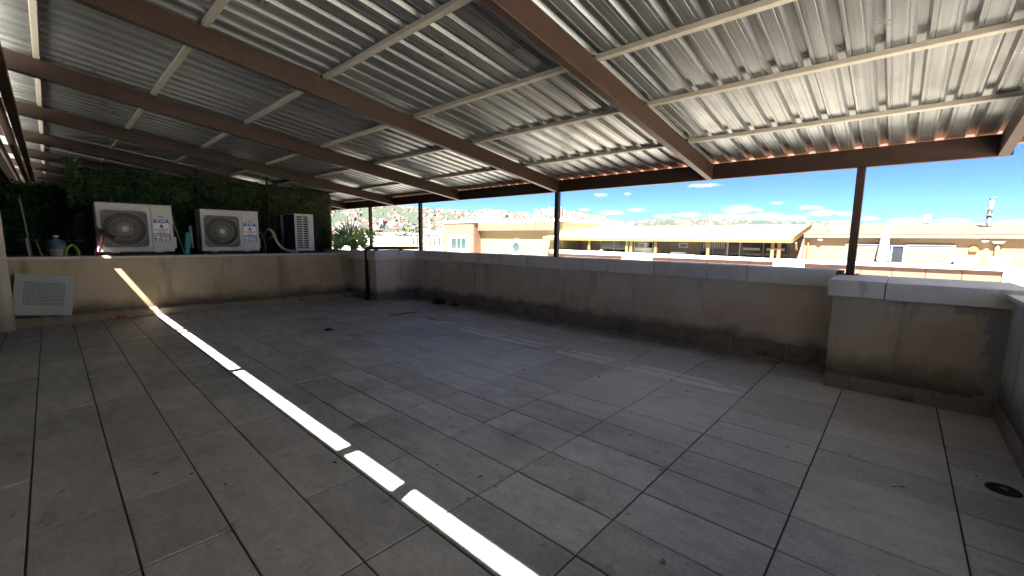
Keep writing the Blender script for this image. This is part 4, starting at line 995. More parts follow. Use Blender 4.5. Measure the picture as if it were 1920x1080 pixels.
# --- white building further left with canopy
b0 = thing('white_building', 'low white building with ribbed canopy left of the cream building', 'building', (34, 48, GZ))
MB().box(34.0, 46, 40.5, 72, GZ, 1.75).build('wall', 'white', b0)
MB().box(33.7, 34.0, 40.5, 72, .30, .48).build('ledge', 'cream_wall', b0)
for k in range(14):
    y = 43.0+k*.95
    f_ = MB().box(33.93, 33.999, y, y+.62, .68, 1.55).build('window', 'dark_frame', b0)
    MB().box(33.90, 33.929, y+.12, y+.50, .72, 1.55).build('pane', 'white', f_)
for k in range(12):
    y = 41+k*.8
    MB().add([(33.2, y, 1.96), (33.2, y+.75, 1.90), (37.5, y+.75, 2.72), (37.5, y, 2.78), (33.2, y, 2.02), (33.2, y+.75, 1.96), (37.5, y+.75, 2.78), (37.5, y, 2.84)], [(0, 3, 2, 1), (4, 5, 6, 7), (0, 1, 5, 4), (1, 2, 6, 5), (2, 3, 7, 6), (3, 0, 4, 7)]).build('canopy_sheet', 'galv', b0)
for y in (41.5, 45.5, 49.5): MB().box(33.3, 33.4, y, y+.1, .49, 1.95).build('canopy_post', 'dark_frame', b0)

# --- patio building
b2 = thing('patio_building', 'building with long white lean-to roof over a furnished patio', 'building', (32, 14, GZ))
MB().box(30.06, 30.35, 4.45, 22.95, GZ, .36).build('parapet_core', 'orange_trim', b2)
for a, b, m_ in ((16.0, 22.95, 'salmon'), (5.8, 13.5, 'salmon')): panels(b2, 30.0, a, b, GZ+5, .355, 1.28, m_)
for a, b in ((13.52, 15.98), (4.46, 5.78)):
    MB().box(29.96, 30.05, a, b, GZ+5, .355).build('white_panel', 'white', b2)
for a in np.arange(4.46, 22.9, 2.05):
    zt = .50 + .008*(a-4)
    MB().box(29.86, 30.42, a+.01, min(a+2.04, 22.95), .358, zt+.03).build('coping_slab', 'white_cap', b2)
MB().box(30.36, 34.0, 4.45, 23.2, GZ, -.62).build('patio_floor', 'room_wall', b2)
MB().box(34.0, 44, 4.90, 23.7, GZ, 1.80).build('back_wall', 'room_wall', b2)
MB().box(30.45, 34.0, 22.7, 22.9, -.6, 1.7).build('end_wall', 'room_wall', b2)
# roof
m = MB().prism([(29.95, 1.70), (36.5, 2.74), (36.5, 2.80), (29.95, 1.76)], 1, 4.93, 23.75)
m.box(36.5, 44, 4.93, 23.75, 1.8, 2.78); m.build('lean_to_roof', 'roof_white', b2)
rbm = MB()
for k in range(75):
    y = 4.98+k*.25; rbm.add([(29.95, y, 1.762), (29.95, y+.05, 1.762), (36.5, y+.05, 2.802), (36.5, y, 2.802), (29.95, y+.01, 1.792), (29.95, y+.04, 1.792), (36.5, y+.04, 2.832), (36.5, y+.01, 2.832)], [(4, 5, 6, 7), (0, 1, 5, 4), (1, 2, 6, 5), (3, 0, 4, 7)])
ro_ = rbm.build('roof_ribs', 'roof_white', b2); ro_['kind'] = 'stuff'
MB().box(29.88, 29.945, 14.2, 23.8, 1.50, 1.72).build('fascia', 'yellow_trim', b2)
MB().box(29.88, 29.945, 4.90, 14.195, 1.50, 1.72).build('fascia', 'orange_trim', b2)
MB().prism([(29.95, 1.52), (36.5, 2.56), (36.5, 2.82), (29.95, 1.78)], 1, 4.84, 4.925).build('verge_board', 'orange_trim', b2)
for k in range(8):
    x = 30.5+k*.78; MB().box(x, x+.3, 4.82, 4.97, 1.80+.159*(x-29.95)+.0, 1.88+.159*(x-29.95)).build('verge_tile', 'orange_trim', b2)
for y, m_ in ((22.6, 'yellow_trim'), (19.1, 'yellow_trim'), (15.7, 'yellow_trim'), (15.35, 'yellow_trim'), (13.4, 'orange_trim'), (9.7, 'orange_trim'), (5.9, 'orange_trim'), (5.55, 'orange_trim')):
    MB().box(30.12, 30.24, y-.09, y+.09, .5, 1.52).build('patio_post', m_, b2)
def glazing(y0, y1, z0, z1, cuts, glass='glass_far', frame='frame_pale', x=33.99, parent=b2, curtain=False):
    f_ = MB().box(x-.06, x-.001, y0, y0+.07, z0, z1).box(x-.06, x-.001, y1-.07, y1, z0, z1).box(x-.06, x-.001, y0+.07, y1-.07, z1-.06, z1).box(x-.06, x-.001, y0+.07, y1-.07, z0, z0+.06)
    for c in cuts: f_.box(x-.06, x-.001, c-.035, c+.035, z0+.06, z1-.06)
    w = f_.build('window', frame, parent)
    MB().box(x-.02, x-.0015, y0+.071, y1-.071, z0+.061, z1-.061).build('pane', glass, w)
    if curtain:
        nn = int((y1-y0-.3)/.16)
        for k in range(nn): MB().box(x-.05, x-.021, y0+.15+k*.16, y0+.24+k*.16, z1-.55, z1-.1).build('blind_strip', 'curtain', w)
glazing(17.5, 20.3, -.55, 1.54, (18.9,), 'glass_far', 'white')
MB().box(33.93, 33.965, 17.55, 18.4, -.5, 1.5).build('open_doorway', 'dark_glass', b2)
glazing(15.3, 17.0, .2, 1.50, (), 'glass_far', 'white')
glazing(12.44, 13.13, 1.02, 1.38, (), 'dark_glass', 'white')
glazing(9.6, 11.5, -.5, 1.56, (10.55,), 'glass_far', 'frame_pale', curtain=True)
glazing(8.68, 9.56, -.5, 1.58, (), 'glass_far', 'white')
glazing(5.7, 8.64, -.5, 1.58, (7.2,), 'glass_far', 'dark_frame')
for yy in (7.4, 5.9):
    MB().box(33.90, 33.93, yy, yy+1.1, .95, 1.12).build('awning_strip', 'curtain', b2)
MB().box(33.95, 33.999, 13.45, 13.75, 1.50, 1.62).build('wall_lamp', 'white', b2)
MB().tube([(33.97, 14.0, .2), (33.97, 14.0, 1.6)], .05, 8).build('wall_pipe', 'room_wall', b2)
# furniture on the patio
t = thing('covered_furniture', 'grey covered pile of furniture on the far patio beside the yellow post', 'furniture', (31.4, 14.6, -.6))
MB().prism([(13.6, -.6), (16.0, -.6), (15.7, .35), (15.4, .85), (14.4, .98), (13.9, .6)], 0, 31.0, 32.2).build('cover', 'galv', t)
for k in range(4): MB().box(30.95, 32.25, 13.9+k*.05, 15.6-k*.05, .62+k*.10, .68+k*.10).build('stacked_seat', 'curtain', t)
o = MB().prism([(18.3, -.6), (20.3, -.6), (20.1, .65), (18.5, .72)], 0, 31.2, 31.9).build('covered_table', 'curtain'); tag(o, 'pale covered table seen between the yellow posts of the far patio', 'table')
o = MB().prism([(17.7, .55), (18.6, .55), (18.15, .80)], 0, 30.5, 30.56).build('small_sign', 'white'); tag(o, 'small white peaked board on the far patio parapet', 'board')
o = MB().box(31.0, 31.5, 11.6, 12.6, -.6, .72).build('patio_cabinet', 'white', bevel=.02); tag(o, 'white low cabinet on the far patio below the small window', 'cabinet')

# --- ochre building at the right
b3 = thing('ochre_building', 'ochre building with taupe roof, shuttered windows and downpipe', 'building', (33, -4, GZ))
MB().box(31.0, 44, -22, 4.40, GZ, 1.84).build('ochre_wall', 'ochre_wall', b3)
MB().box(30.72, 31.05, -22, 4.42, 1.845, 2.05).build('gutter_band', 'eave_band', b3)
MB().box(30.80, 31.05, -22, 4.42, 1.79, 1.843).build('eave_soffit', 'eave_band', b3)
MB().prism([(30.70, 2.05), (36.5, 2.80), (42.5, 2.0), (42.5, 1.85), (30.9, 1.85)], 1, -22, 4.5).build('roof', 'roof_taupe', b3)
rbm = MB()
for k in range(88):
    y = 4.3-k*.3; rbm.add([(30.72, y, 2.054), (30.72, y-.05, 2.054), (36.48, y-.05, 2.80), (36.48, y, 2.80), (30.72, y-.01, 2.084), (30.72, y-.04, 2.084), (36.48, y-.04, 2.83), (36.48, y-.01, 2.83)], [(4, 7, 6, 5), (0, 4, 5, 1), (1, 5, 6, 2), (3, 7, 4, 0)])

MB().box(30.06, 30.35, -22, 4.45, GZ, .33).build('parapet_core', 'orange_trim', b3)
panels(b3, 30.0, -3.55, 4.12, GZ+5, .325, 1.27)
for a, b in ((4.14, 4.44), (-8, -3.57)): MB().box(29.96, 30.05, a, b, GZ+5, .325).build('white_panel', 'white', b3)
panels(b3, 30.0, -22, -8.02, GZ+5, .325, 1.27)
for a in np.arange(-22, 4.40, 2.2): MB().box(29.86, 30.42, a+.01, min(a+2.19, 4.44), .33, .52).build('coping_slab', 'white_cap', b3)
MB().box(30.36, 31.0, -22, 4.45, GZ, -.60).build('balcony_floor', 'room_wall', b3)
def shutter(y0, y1, z0, z1, sh0=None):
    f_ = MB().box(30.93, 30.999, y0-.07, y0, z0-.07, z1+.07).box(30.93, 30.999, y1, y1+.07, z0-.07, z1+.07).box(30.93, 30.999, y0, y1, z1, z1+.07)
    w = f_.build('shuttered_window', 'frame_pale', b3)
    MB().box(30.985, 30.998, y0, y1, z0, z1).build('shutter_back', 'dark_frame', w)
    n = int((z1-z0)/.085)
    for k in range(n):
        z = z0+.085*k; MB().add([(30.945, y0, z), (30.945, y1, z), (30.975, y1, z+.060), (30.975, y0, z+.060), (30.955, y0, z), (30.955, y1, z), (30.983, y1, z+.062), (30.983, y0, z+.062)], [(0, 1, 2, 3), (7, 6, 5, 4), (0, 4, 5, 1), (3, 2, 6, 7), (0, 3, 7, 4), (1, 5, 6, 2)]).build('slat', 'slat', w)
shutter(-1.92, -.20, -.35, 1.44); shutter(.95, 2.35, -.35, 1.44)
glazing(-.12, .88, -.5, 1.46, (.42,), 'glass_far', 'frame_pale', 30.99, b3)
t_ = MB().tube([(30.93, -3.38, -.6), (30.93, -3.38, 1.55)], .085, 12).build('downpipe', 'orange_trim', b3, smooth=True)
MB().prism([(-3.70, 1.80), (-3.06, 1.80), (-3.25, 1.58), (-3.51, 1.58)], 0, 30.80, 31.0-.001).build('hopper', 'eave_band', b3)
MB().tube([(30.93, 4.20, -.6), (30.93, 4.20, 1.60)], .05, 10).build('downpipe', 'orange_trim', b3)
MB().tube([(30.3, 4.72, 1.52), (30.6, 4.72, 1.1)], .06, 8).build('bracket', 'orange_trim', b3)
MB().prism([(-2.74, 1.20), (-2.46, 1.20), (-2.46, 1.38), (-2.60, 1.46), (-2.74, 1.38)], 0, 30.90, 30.999).build('alarm_box', 'yellow_trim', b3)
for y in (-2.95, 3.62): MB().lathe([(0, 0), (.10, .01), (.14, .06), (.05, .10)], 14, (30.86, y, 1.66)).build('wall_lamp', 'white', b3)
# things standing there
def split_unit(label, x, y0, y1, z0, z1, group='outdoor units of the far buildings'):
    t = thing('outdoor_unit', label, 'air conditioner', (x, (y0+y1)/2, z0), group)
    MB().box(x+.02, x+.36, y0, y1, z0+.04, z1).build('casing', 'white', t, bevel=.012)
    yc = y0+(y1-y0)*.64; rr = min((z1-z0)*.36, (y1-y0)*.3); zc = (z0+z1)/2+.02
    MB().prism([(yc-rr, zc-rr), (yc+rr, zc-rr), (yc+rr, zc+rr), (yc-rr, zc+rr)], 0, x+.008, x+.019).build('fan_grille', 'ac_mesh', t)
    for k in range(6): MB().box(x, x+.0075, yc-rr, yc+rr, zc-rr+2*rr*k/6+.01, zc-rr+2*rr*k/6+.025).build('grille_bar', 'white', t)
    for y in (y0+.1, y1-.16): MB().box(x+.02, x+.36, y, y+.06, z0, z0+.039).build('foot', 'dark_frame', t)
split_unit('white outdoor unit showing above the parapet right of the shuttered window', 30.42, -2.80, -1.98, .30, .93)
split_unit('first of the paired white outdoor units at the foot of the orange downpipe', 30.42, -3.40, -3.05, .30, .95)
split_unit('second of the paired white outdoor units at the foot of the orange downpipe', 30.42, -3.82, -3.44, .30, .93)
split_unit('white outdoor unit with dark fan on the taupe roof beside the near post', 32.2, 2.50, 3.40, 2.26, 2.85)
split_unit('small white roof unit standing alone on the ridge of the taupe roof', 36.2, -1.12, -.82, 2.80, 3.28)
split_unit('outdoor unit on the back wall of the far patio', 33.3, 15.5, 16.3, .75, 1.38)
t = thing('flue_pipe', 'tall galvanised flue with collar and cap on the taupe roof', 'chimney', (34, -3.3, 2.3))
MB().tube([(34, -3.30, 2.32), (34, -3.24, 3.1)], .10, 14).build('lower_pipe', 'galv', t, smooth=True)
MB().tube([(34, -3.24, 3.08), (34, -3.24, 3.13)], .19, 14).build('collar', 'galv', t)
MB().tube([(34, -3.24, 3.13), (34, -3.28, 3.95)], .105, 14).build('upper_pipe', 'galv', t, smooth=True)
MB().tube([(34, -3.28, 4.02), (34, -3.28, 4.05)], .16, 14).build('cap', 'galv', t)
for k in range(3): MB().tube([(34+.13*math.cos(k*2.1), -3.28+.13*math.sin(k*2.1), 3.94), (34+.13*math.cos(k*2.1), -3.28+.13*math.sin(k*2.1), 4.03)], .012, 5).build('cap_rod', 'galv', t)
t = thing('closed_parasol', 'closed pinkish parasol standing on the balcony between the shutters', 'parasol', (30.65, .74, -.6))
pf2 = [(.0, 2.28), (.05, 2.26), (.12, 2.10), (.17, 1.7), (.21, 1.2), (.25, .66), (.22, .50), (.10, .48)]
m = MB(); nn = 28
for i, (rr, zz) in enumerate(pf2):
    for k in range(nn): a = 2*math.pi*k/nn; q = rr*(1+.16*math.sin(7*a)*(1 if i > 1 else 0)); m.v.append((30.65+q*math.cos(a), .74+q*math.sin(a), zz))
for i in range(len(pf2)-1):
    for k in range(nn): m.f.append((i*nn+k, i*nn+(k+1) % nn, (i+1)*nn+(k+1) % nn, (i+1)*nn+k)); m.mi.append(0)
m.build('folded_canopy', 'canvas', t, smooth=True)
MB().tube([(30.65, .74, -.6), (30.65, .74, .6)], .025, 8).build('pole', 'galv', t)
MB().tube([(30.65, .74, 2.26), (30.65, .74, 2.36)], .02, 6).build('finial', 'canvas', t)

# ================================================================== distance: trees, sheds, hills, town
def blob_tree(name, label, x, y, z, h, w, m, seed, n=900, group='trees beyond the terrace'):
    t = thing(name, label, 'tree', (x, y, z), group)
    MB().tube([(x, y, z), (x+.1, y, z+h*.5)], [.2, .1], 8).build('trunk', 'trunk', t)
    g = np.random.default_rng(seed)
    cs = g.normal(size=(9, 3))*np.array([w*.32, w*.32, h*.16]) + np.array([x, y, z+h*.68])
    idx = g.integers(0, 9, n); d = g.normal(size=(n, 3)); d /= np.linalg.norm(d, axis=1)[:, None]
    P = cs[idx] + d*(w*.24*(0.6+.5*g.random(n)))[:, None]
    a = g.normal(size=(n, 3)); a /= np.linalg.norm(a, axis=1)[:, None]; b = np.cross(a, g.normal(size=(n, 3))); b /= np.linalg.norm(b, axis=1)[:, None]
    s_ = w*.055
    V = np.stack([P-a*s_, P+b*s_*.6, P+a*s_, P-b*s_*.6], 1).reshape(-1, 3)
    me = bpy.data.meshes.new('crown'); me.from_pydata(V.tolist(), [], [(4*i, 4*i+1, 4*i+2, 4*i+3) for i in range(n)]); me.materials.append(MT[m]); link('crown', me, t)
    return t
r_ = random.Random(21)
for k in range(16):
    a = R(27.8+k*.52); rr = r_.uniform(85, 130)
    ztop = 1.5 - rr*r_.uniform(.012, .019)
    blob_tree('leafy_tree', 'bright green leafy tree in the row ' + ('behind the fan palm' if k < 4 else 'between the two corner posts' if k < 13 else 'beside the orange container') + ' below the hillside town', rr*math.sin(a), rr*math.cos(a), GZ, (ztop-GZ)/.84, r_.uniform(5.5, 8), 'tree', k)
for (a0, a1, rr, zb, zt, m_, lab) in ((29.3, 32.4, 300, -9, 3.6, 'house_grey', 'long pale grey shed below the hillside town'), (32.5, 34.6, 290, -9, 3.9, 'house_white', 'white shed beside the grey shed below the hillside town'), (26.5, 29.2, 310, -9, 3.4, 'house_white', 'white flat shed seen behind the fan palm')):
    p0 = Vector((rr*math.sin(R(a0)), rr*math.cos(R(a0)), 0)); p1 = Vector((rr*math.sin(R(a1)), rr*math.cos(R(a1)), 0)); d = (p1-p0).normalized(); nrm = Vector((d.y, -d.x, 0)); 
    if nrm.dot(p0) < 0: nrm = -nrm
    c = [p0, p1, p1+nrm*30, p0+nrm*30]
    t = thing('warehouse', lab, 'warehouse', tuple(p0)[:2]+(GZ,))
    MB().add([(q.x, q.y, zb) for q in c]+[(q.x, q.y, zt) for q in c], [(0, 1, 5, 4), (1, 2, 6, 5), (2, 3, 7, 6), (3, 0, 4, 7)]).build('wall', m_, t)
    e = [(q.x, q.y, zt) for q in c]; mid0 = (p0+p1)/2; 
    MB().add([tuple(p0)[:2]+(zt+.01,), tuple(p1)[:2]+(zt+.01,), tuple(p1+nrm*15)[:2]+(zt+1.6,), tuple(p0+nrm*15)[:2]+(zt+1.6,), tuple(p1+nrm*30)[:2]+(zt+.01,), tuple(p0+nrm*30)[:2]+(zt+.01,)], [(0, 1, 2, 3), (3, 2, 4, 5), (0, 3, 5), (1, 4, 2)]).build('roof', 'roof_white', t)
    for k in range(5):
        q = p0 + d*((p1-p0).length*(k+.3)/5); q2 = q + d*2.2
        MB().add([(q.x-nrm.x*.1, q.y-nrm.y*.1, -7), (q2.x-nrm.x*.1, q2.y-nrm.y*.1, -7), (q2.x-nrm.x*.1, q2.y-nrm.y*.1, 1.5), (q.x-nrm.x*.1, q.y-nrm.y*.1, 1.5)], [(0, 1, 2, 3)]).build('bay_door', 'frame_pale', t)
q = Vector((110*math.sin(R(34.25)), 110*math.cos(R(34.25)), 0))
t = thing('orange_container', 'orange container seen just left of the second corner post', 'container', (q.x, q.y, GZ))
MB().box(q.x-1.8, q.x+1.8, q.y, q.y+2.4, GZ, .75).build('body', 'house_orange', t)
for k in range(7): MB().box(q.x-1.75+k*.5, q.x-1.60+k*.5, q.y-.05, q.y-.001, GZ+.1, .6).build('rib', 'house_orange', t)

RIDGE = [(-180, .03), (-20, .05), (0, .062), (20.9, .0705), (24.2, .0750), (29.4, .0712), (35.4, .0655), (39.5, .0625), (45.9, .0565), (50.2, .0525), (54.4, .0520), (57.5, .0500), (60.0, .0440), (62.7, .0385), (65.9, .0432), (69.7, .0462), (72.5, .0450), (76.1, .0425), (81.3, .0385), (84.2, .0365), (90.1, .0290), (97.6, .0260), (180, .03)]
RA = np.array([a for a, _ in RIDGE]); RE = np.array([e for _, e in RIDGE])
def nz2(x, y):   # cheap smooth bumps
    return np.sin(x*.0061+1.3)*np.cos(y*.0053+.7)+.6*np.sin(x*.013+y*.011)+.35*np.sin(x*.031-y*.027+2)
R0, R1 = 560.0, 2300.0
def hz(az_, r):
    x, y = r*np.sin(np.radians(az_)), r*np.cos(np.radians(az_))
    ridge = 1.5+np.interp(az_, RA, RE)*R1
    far = np.clip((az_-60)/6, 0, 1)            # right-hand hills begin further away
    r0 = R0 + far*700
    t = np.clip((r-r0)/(R1-r0), 0, 1); s = t**1.15
    z = GZ + (ridge-GZ)*s
    z = z + nz2(x, y)*7*np.sin(np.pi*np.clip(t, 0, 1))**1.0*(1-.3*far)
    z = np.where(r > R1, ridge - (r-R1)*.09, z)
    return z
azs = np.concatenate([np.arange(-180, 10, 5.0), np.arange(10, 105, .5), np.arange(105, 181, 5.0)]); rs = np.concatenate([np.linspace(540, 2300, 46), [2450, 2700, 3200, 4200]])
A, RR = np.meshgrid(azs, rs); Z = hz(A, RR); Z[-1, :] = GZ-6; Z[0, :] = GZ-.5
V = np.stack([RR*np.sin(np.radians(A)), RR*np.cos(np.radians(A)), Z], -1).reshape(-1, 3)
na = len(azs); fs = [(i*na+j, i*na+j+1, (i+1)*na+j+1, (i+1)*na+j) for i in range(len(rs)-1) for j in range(na-1)]
hm = MB().add(V.tolist(), fs).build('hills', 'hill', smooth=True); tag(hm, kind='structure')
def hpt(a, r, dz=0): return (r*math.sin(R(a)), r*math.cos(R(a)), float(hz(np.array(a), np.array(r)))+dz)

# houses: shared meshes, walls + hipped roof + openings
def house_mesh(w, d, h, roof, wall, seed):
    r = random.Random(seed); m = MB()
    m.box(-w/2, w/2, -d/2, d/2, -4, h, 0)
    if roof: m.add([(-w/2-.5, -d/2-.5, h+.02), (w/2+.5, -d/2-.5, h+.02), (w/2+.5, d/2+.5, h+.02), (-w/2-.5, d/2+.5, h+.02), (-w*.2, 0, h+w*.24), (w*.2, 0, h+w*.24)], [(0, 1, 5, 4), (1, 2, 5), (2, 3, 4, 5), (3, 0, 4), (3, 2, 1, 0)], 1)
    else: m.box(-w*.2, w*.15, -d*.2, d*.2, h+.01, h+2.4, 0)
    nf = max(1, int(h/3))
    for f in range(nf):
        for k in range(int(w/3)):
            x = -w/2+1.0+k*3; m.box(x, x+1.5, -d/2-.06, -d/2-.01, f*3+.8, f*3+2.3, 2)
        for k in range(int(d/3)):
            y = -d/2+1.0+k*3; m.box(-w/2-.06, -w/2-.01, y, y+1.5, f*3+.8, f*3+2.3, 2); m.box(w/2+.01, w/2+.06, y, y+1.5, f*3+.8, f*3+2.3, 2)
    return m
kinds = [(11, 10, 8, True, 'house_white'), (12, 9, 9, True, 'house_cream'), (10, 10, 11, False, 'house_white'), (13, 10, 9, True, 'house_pink'), (11, 11, 12, False, 'house_cream'), (12, 10, 8, True, 'house_orange'), (14, 10, 12, False, 'house_grey')]
KL = ['white walled house with red roof in the far hillside town', 'cream walled house with red roof in the far hillside town', 'white flat roofed house in the far hillside town', 'pink walled house with red roof in the far hillside town', 'cream flat roofed house in the far hillside town', 'orange walled house with red roof in the far hillside town', 'grey flat roofed block in the far hillside town']
KW = [5, 3, 5, 2, 3, 1, 2]
hmsh = []
for i, (w, d, h, rf, wl) in enumerate(kinds):
    mb = house_mesh(w, d, h, rf, wl, i); me = bpy.data.meshes.new('hillside_house'); me.from_pydata(mb.v, [], mb.f)
    for x in (wl, 'roof_red', 'win_far'): me.materials.append(MT[x])
    me.polygons.foreach_set('material_index', mb.mi); me.update(); hmsh.append((mb, me))
def forest(a, r):   # green gaps
    t = (r-R0)/(R1-R0)
    g = math.sin(a*.9+1.0)*math.sin(t*7+a*.35)+.45*math.sin(a*2.3+t*11)
    lim = .45
    if 29.6 < a < 35.8 and .36 < t < .86: g += .9
    if 60 < a: lim = .15
    if 47.5 < a < 56 and t > .8: g -= .3
    return g > lim
cand = []
r_ = random.Random(99)
while len(cand) < 5200:
    a = r_.uniform(19, 98); t = r_.random()**.75; r = R0+60+(R1-R0-60)*t
    if a > 60 and r < 1350: continue
    if forest(a, r) and r_.random() < .93: continue
    cand.append((r, a, r_.choices(range(7), KW)[0], r_.uniform(0, 6.28), r_.uniform(.75, 1.2)))
def vis_px(a): return 24.2 < a < 62 or 62 <= a < 84.5
cand.sort(key=lambda c: (not vis_px(c[1]), c[0]))
big = {i: MB() for i in range(7)}
for k, (r, a, kd, rot, sc) in enumerate(cand):
    p = hpt(a, r, 0)
    if k < 290:
        o = bpy.data.objects.new('hillside_house', hmsh[kd][1]); COL.objects.link(o); o.location = p; o.rotation_euler = (0, 0, rot); o.scale = (sc,)*3
        tag(o, KL[kd], 'house', 'houses of the hillside town: ' + KL[kd].split(' in ')[0])
    else:
        w, d, h, rf, wl = kinds[kd]; c_, s_ = math.cos(rot)*sc, math.sin(rot)*sc
        def tr(v): return (p[0]+v[0]*c_-v[1]*s_, p[1]+v[0]*s_+v[1]*c_, p[2]+v[2]*sc)
        m_ = big[kd]
        b_ = [(-w/2, -d/2, -4), (w/2, -d/2, -4), (w/2, d/2, -4), (-w/2, d/2, -4), (-w/2, -d/2, h), (w/2, -d/2, h), (w/2, d/2, h), (-w/2, d/2, h)]
        m_.add([tr(v) for v in b_], [(4, 5, 6, 7), (0, 1, 5, 4), (1, 2, 6, 5), (2, 3, 7, 6), (3, 0, 4, 7)], 0)
        if rf: m_.add([tr(v) for v in [(-w/2-.5, -d/2-.5, h+.05), (w/2+.5, -d/2-.5, h+.05), (w/2+.5, d/2+.5, h+.05), (-w/2-.5, d/2+.5, h+.05), (-w*.2, 0, h+w*.24), (w*.2, 0, h+w*.24)]], [(0, 1, 5, 4), (1, 2, 5), (2, 3, 4, 5), (3, 0, 4)], 1)
        for f in range(int(h/3)):
            for fy in (-d/2-.06, d/2+.06):
                m_.add([tr(v) for v in [(-w*.35, fy, f*3+1), (w*.35, fy, f*3+1), (w*.35, fy, f*3+2.2), (-w*.35, fy, f*3+2.2)]], [(0, 1, 2, 3)], 2)
for i, m_ in big.items():
    o = m_.build('hillside_town', [kinds[i][4], 'roof_red', 'win_far']); tag(o, 'mass of ' + ['white red-roofed', 'cream red-roofed', 'white flat-roofed', 'pink red-roofed', 'cream flat-roofed', 'orange red-roofed', 'grey flat-roofed'][i] + ' houses covering the far hills', 'houses', kind='stuff')
# tower blocks on the ridge
def tower_mesh(w, d, h, wall, accent):
    m = MB(); m.box(-w/2, w/2, -d/2, d/2, -10, h, 0); m.box(-w*.2, w*.2, -d*.2, d*.2, h+.02, h+4, 1)
    for f in range(int(h/3)):
        for x in (-w*.36, w*.12):
            m.box(x, x+w*.24, -d/2-.25, -d/2-.05, f*3+.9, f*3+2.5, 2); m.box(x, x+w*.24, d/2+.05, d/2+.25, f*3+.9, f*3+2.5, 2)
        for y in (-d*.36, d*.12):
            m.box(-w/2-.25, -w/2-.05, y, y+d*.24, f*3+.9, f*3+2.5, 2); m.box(w/2+.05, w/2+.25, y, y+d*.24, f*3+.9, f*3+2.5, 2)
    m.box(-w*.08, w*.08, -d/2-.6, -d/2-.3, -8, h+2, 1); m.box(-w/2-.6, -w/2-.3, -d*.08, d*.08, -8, h+2, 1)
    me = bpy.data.meshes.new('tower_block'); me.from_pydata(m.v, [], m.f)
    for x in (wall, accent, 'win_far'): me.materials.append(MT[x])
    me.polygons.foreach_set('material_index', m.mi); me.update(); return me
TW = {}
def tower(a, rr, ztop_tan, w, wall, accent, lab, grp):
    base = hpt(a, rr)[2]; h = 1.5+ztop_tan*rr-base; hh = max(15, round(h/6)*6); key = (w, hh, wall, accent)
    if key not in TW: TW[key] = tower_mesh(w, w*.8, hh, wall, accent)
    o = bpy.data.objects.new('tower_block', TW[key]); COL.objects.link(o); x, y, z = hpt(a, rr); o.location = (x, y, z+(h-hh)); o.rotation_euler = (0, 0, -R(a)+r_.uniform(-.3, .3)); tag(o, lab, 'tower block', grp)
r_ = random.Random(31)
for k in range(9): tower(42.9+k*.43, 2240+r_.uniform(-40, 30), .0690+r_.uniform(-.003, .0025), 17, 'house_white', 'house_grey', 'white tower block in the tight group on the far ridge', 'white tower blocks on the ridge')
for k in range(6): tower(42.3+k*.55, 1850+r_.uniform(-60, 60), .0590+r_.uniform(-.004, .002), 15, 'house_cream', 'house_grey', 'lower cream tower block under the white ridge towers', 'cream tower blocks under the ridge')
for k in range(5): tower(47.2+k*.55, 2240, .0620+r_.uniform(-.003, .002), 17, 'house_pink' if k % 2 else 'house_cream', 'house_cream', 'mid height pinkish block right of the white ridge towers', 'pinkish blocks on the ridge')
for k in range(9): tower(50.5+k*.46, 2150+r_.uniform(-60, 60), .0715+r_.uniform(-.006, .003), 19, 'house_orange' if k % 3 else 'house_white', 'house_white', 'tall ' + ('orange' if k % 3 else 'white') + ' tower block on the ridge beside the middle post', ('orange' if k % 3 else 'white') + ' tower blocks beside the middle post')
for k in range(5): tower(50.6+k*.55, 1900+r_.uniform(-60, 60), .0575+r_.uniform(-.004, .002), 15, 'house_grey', 'house_white', 'grey block in front of the orange ridge towers', 'grey blocks below the orange towers')
for k in range(4): tower(55.0+k*.5, 2150, .0655-.0015*k, 22, 'house_pink', 'house_white', 'pink tower block just right of the middle post', 'pink tower blocks on the ridge')
for k in range(7): tower(57.0+k*.42, 2150, .0595-.0009*k+r_.uniform(-.001, .001), 19, 'house_orange', 'house_cream', 'salmon block in the descending row on the far ridge', 'salmon blocks in the descending row')
for k in range(14): tower(24.6+k*1.2, 2250, float(np.interp(24.6+k*1.2, RA, RE))+r_.uniform(.001, .0045), 14, 'house_white', 'house_cream', 'pale block standing on the wooded left ridge', 'pale blocks on the left ridge')
for k in range(10): tower(70.2+k*.62, 2260, float(np.interp(70.2+k*.62, RA, RE))+r_.uniform(.0012, .0028), 15, 'house_white', 'house_cream', 'small white block on the low right ridge', 'white blocks on the low ridge')
# mast on the right ridge
x, y, z = hpt(72.1, 2280)
m = MB().tube([(x, y, z-2), (x, y, z+46)], [1.6, .7], 6).box(x-2, x+2, y-2, y+2, z+30, z+33); tag(m.build('radio_mast', 'house_white'), 'tall white radio mast on the low ridge', 'mast')
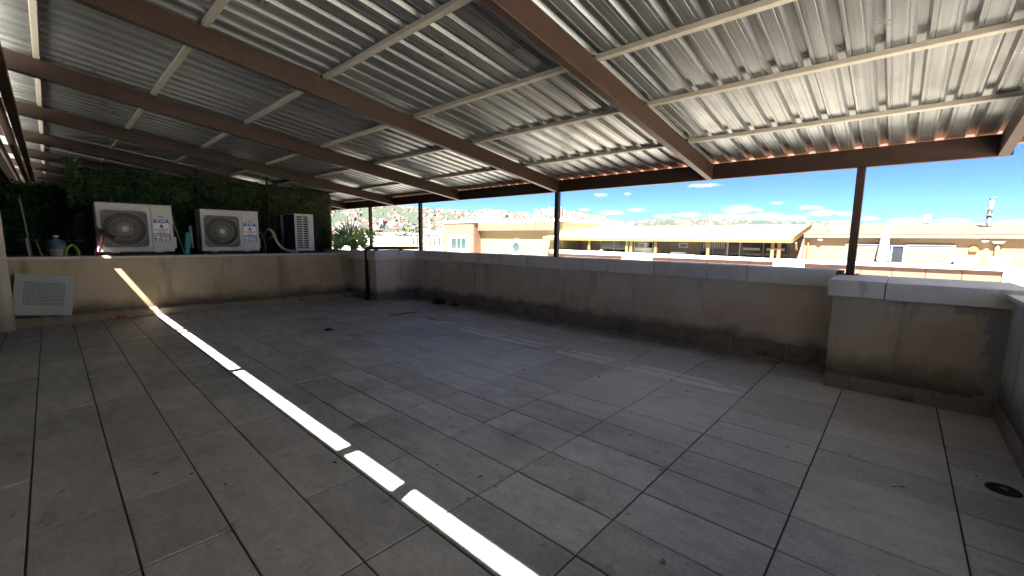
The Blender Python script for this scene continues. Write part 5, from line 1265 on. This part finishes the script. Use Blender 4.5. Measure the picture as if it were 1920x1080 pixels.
# wooded cover of the hills
n = 90000; g = np.random.default_rng(5)
aa = 19+79*g.random(n); tt = g.random(n)**.8; rr = R0+80+(R1-R0-40)*tt
keep = []
for i in range(n):
    if aa[i] > 60 and rr[i] < 1350: continue
    if forest(float(aa[i]), float(rr[i])) or g.random() < .30: keep.append(i)
aa, rr = aa[keep], rr[keep]; zz = hz(aa, rr)
P = np.stack([rr*np.sin(np.radians(aa)), rr*np.cos(np.radians(aa)), zz], 1); n = len(P)
s_ = 3.5+4.5*g.random(n); ph = g.random(n)*6.28
V = []; 
for k in range(4): V.append(P+np.stack([s_*np.cos(ph+k*1.57)*(.8+.4*g.random(n)), s_*np.sin(ph+k*1.57)*(.8+.4*g.random(n)), s_*.1], 1))
V.append(P+np.stack([0*s_, 0*s_, s_*1.5], 1))
V = np.stack(V, 1).reshape(-1, 3); idx = (np.arange(n)*5)[:, None]; tri = np.concatenate([idx+np.array([[0, 1, 4]]), idx+np.array([[1, 2, 4]]), idx+np.array([[2, 3, 4]]), idx+np.array([[3, 0, 4]])], 0)
me = bpy.data.meshes.new('hillside_woods'); me.vertices.add(len(V)); me.vertices.foreach_set('co', V.ravel()); me.loops.add(len(tri)*3); me.loops.foreach_set('vertex_index', tri.ravel()); me.polygons.add(len(tri))
me.polygons.foreach_set('loop_start', np.arange(len(tri))*3); me.polygons.foreach_set('loop_total', np.full(len(tri), 3)); me.materials.append(MT['tree_far']); me.update(); me.validate()
tag(link('hillside_woods', me), 'dark green woods covering the gaps between the far houses', 'woods', kind='stuff')

# ================================================================== haze in the air
hzb = MB().box(-2900, 2900, -2900, 2900, -40, 230).build('haze', 'ground'); tag(hzb, kind='stuff')
hm_ = bpy.data.materials.new('thin_haze'); hm_.use_nodes = True; hn = hm_.node_tree.nodes; hl = hm_.node_tree.links
hn.remove(hn['Principled BSDF']); pv = hn.new('ShaderNodeVolumePrincipled'); pv.inputs['Color'].default_value = (0.86, 0.93, 1.0, 1); pv.inputs['Density'].default_value = 0.000006; pv.inputs['Anisotropy'].default_value = 0.2
hl.new(pv.outputs[0], hn['Material Output'].inputs['Volume']); hzb.data.materials.clear(); hzb.data.materials.append(hm_)
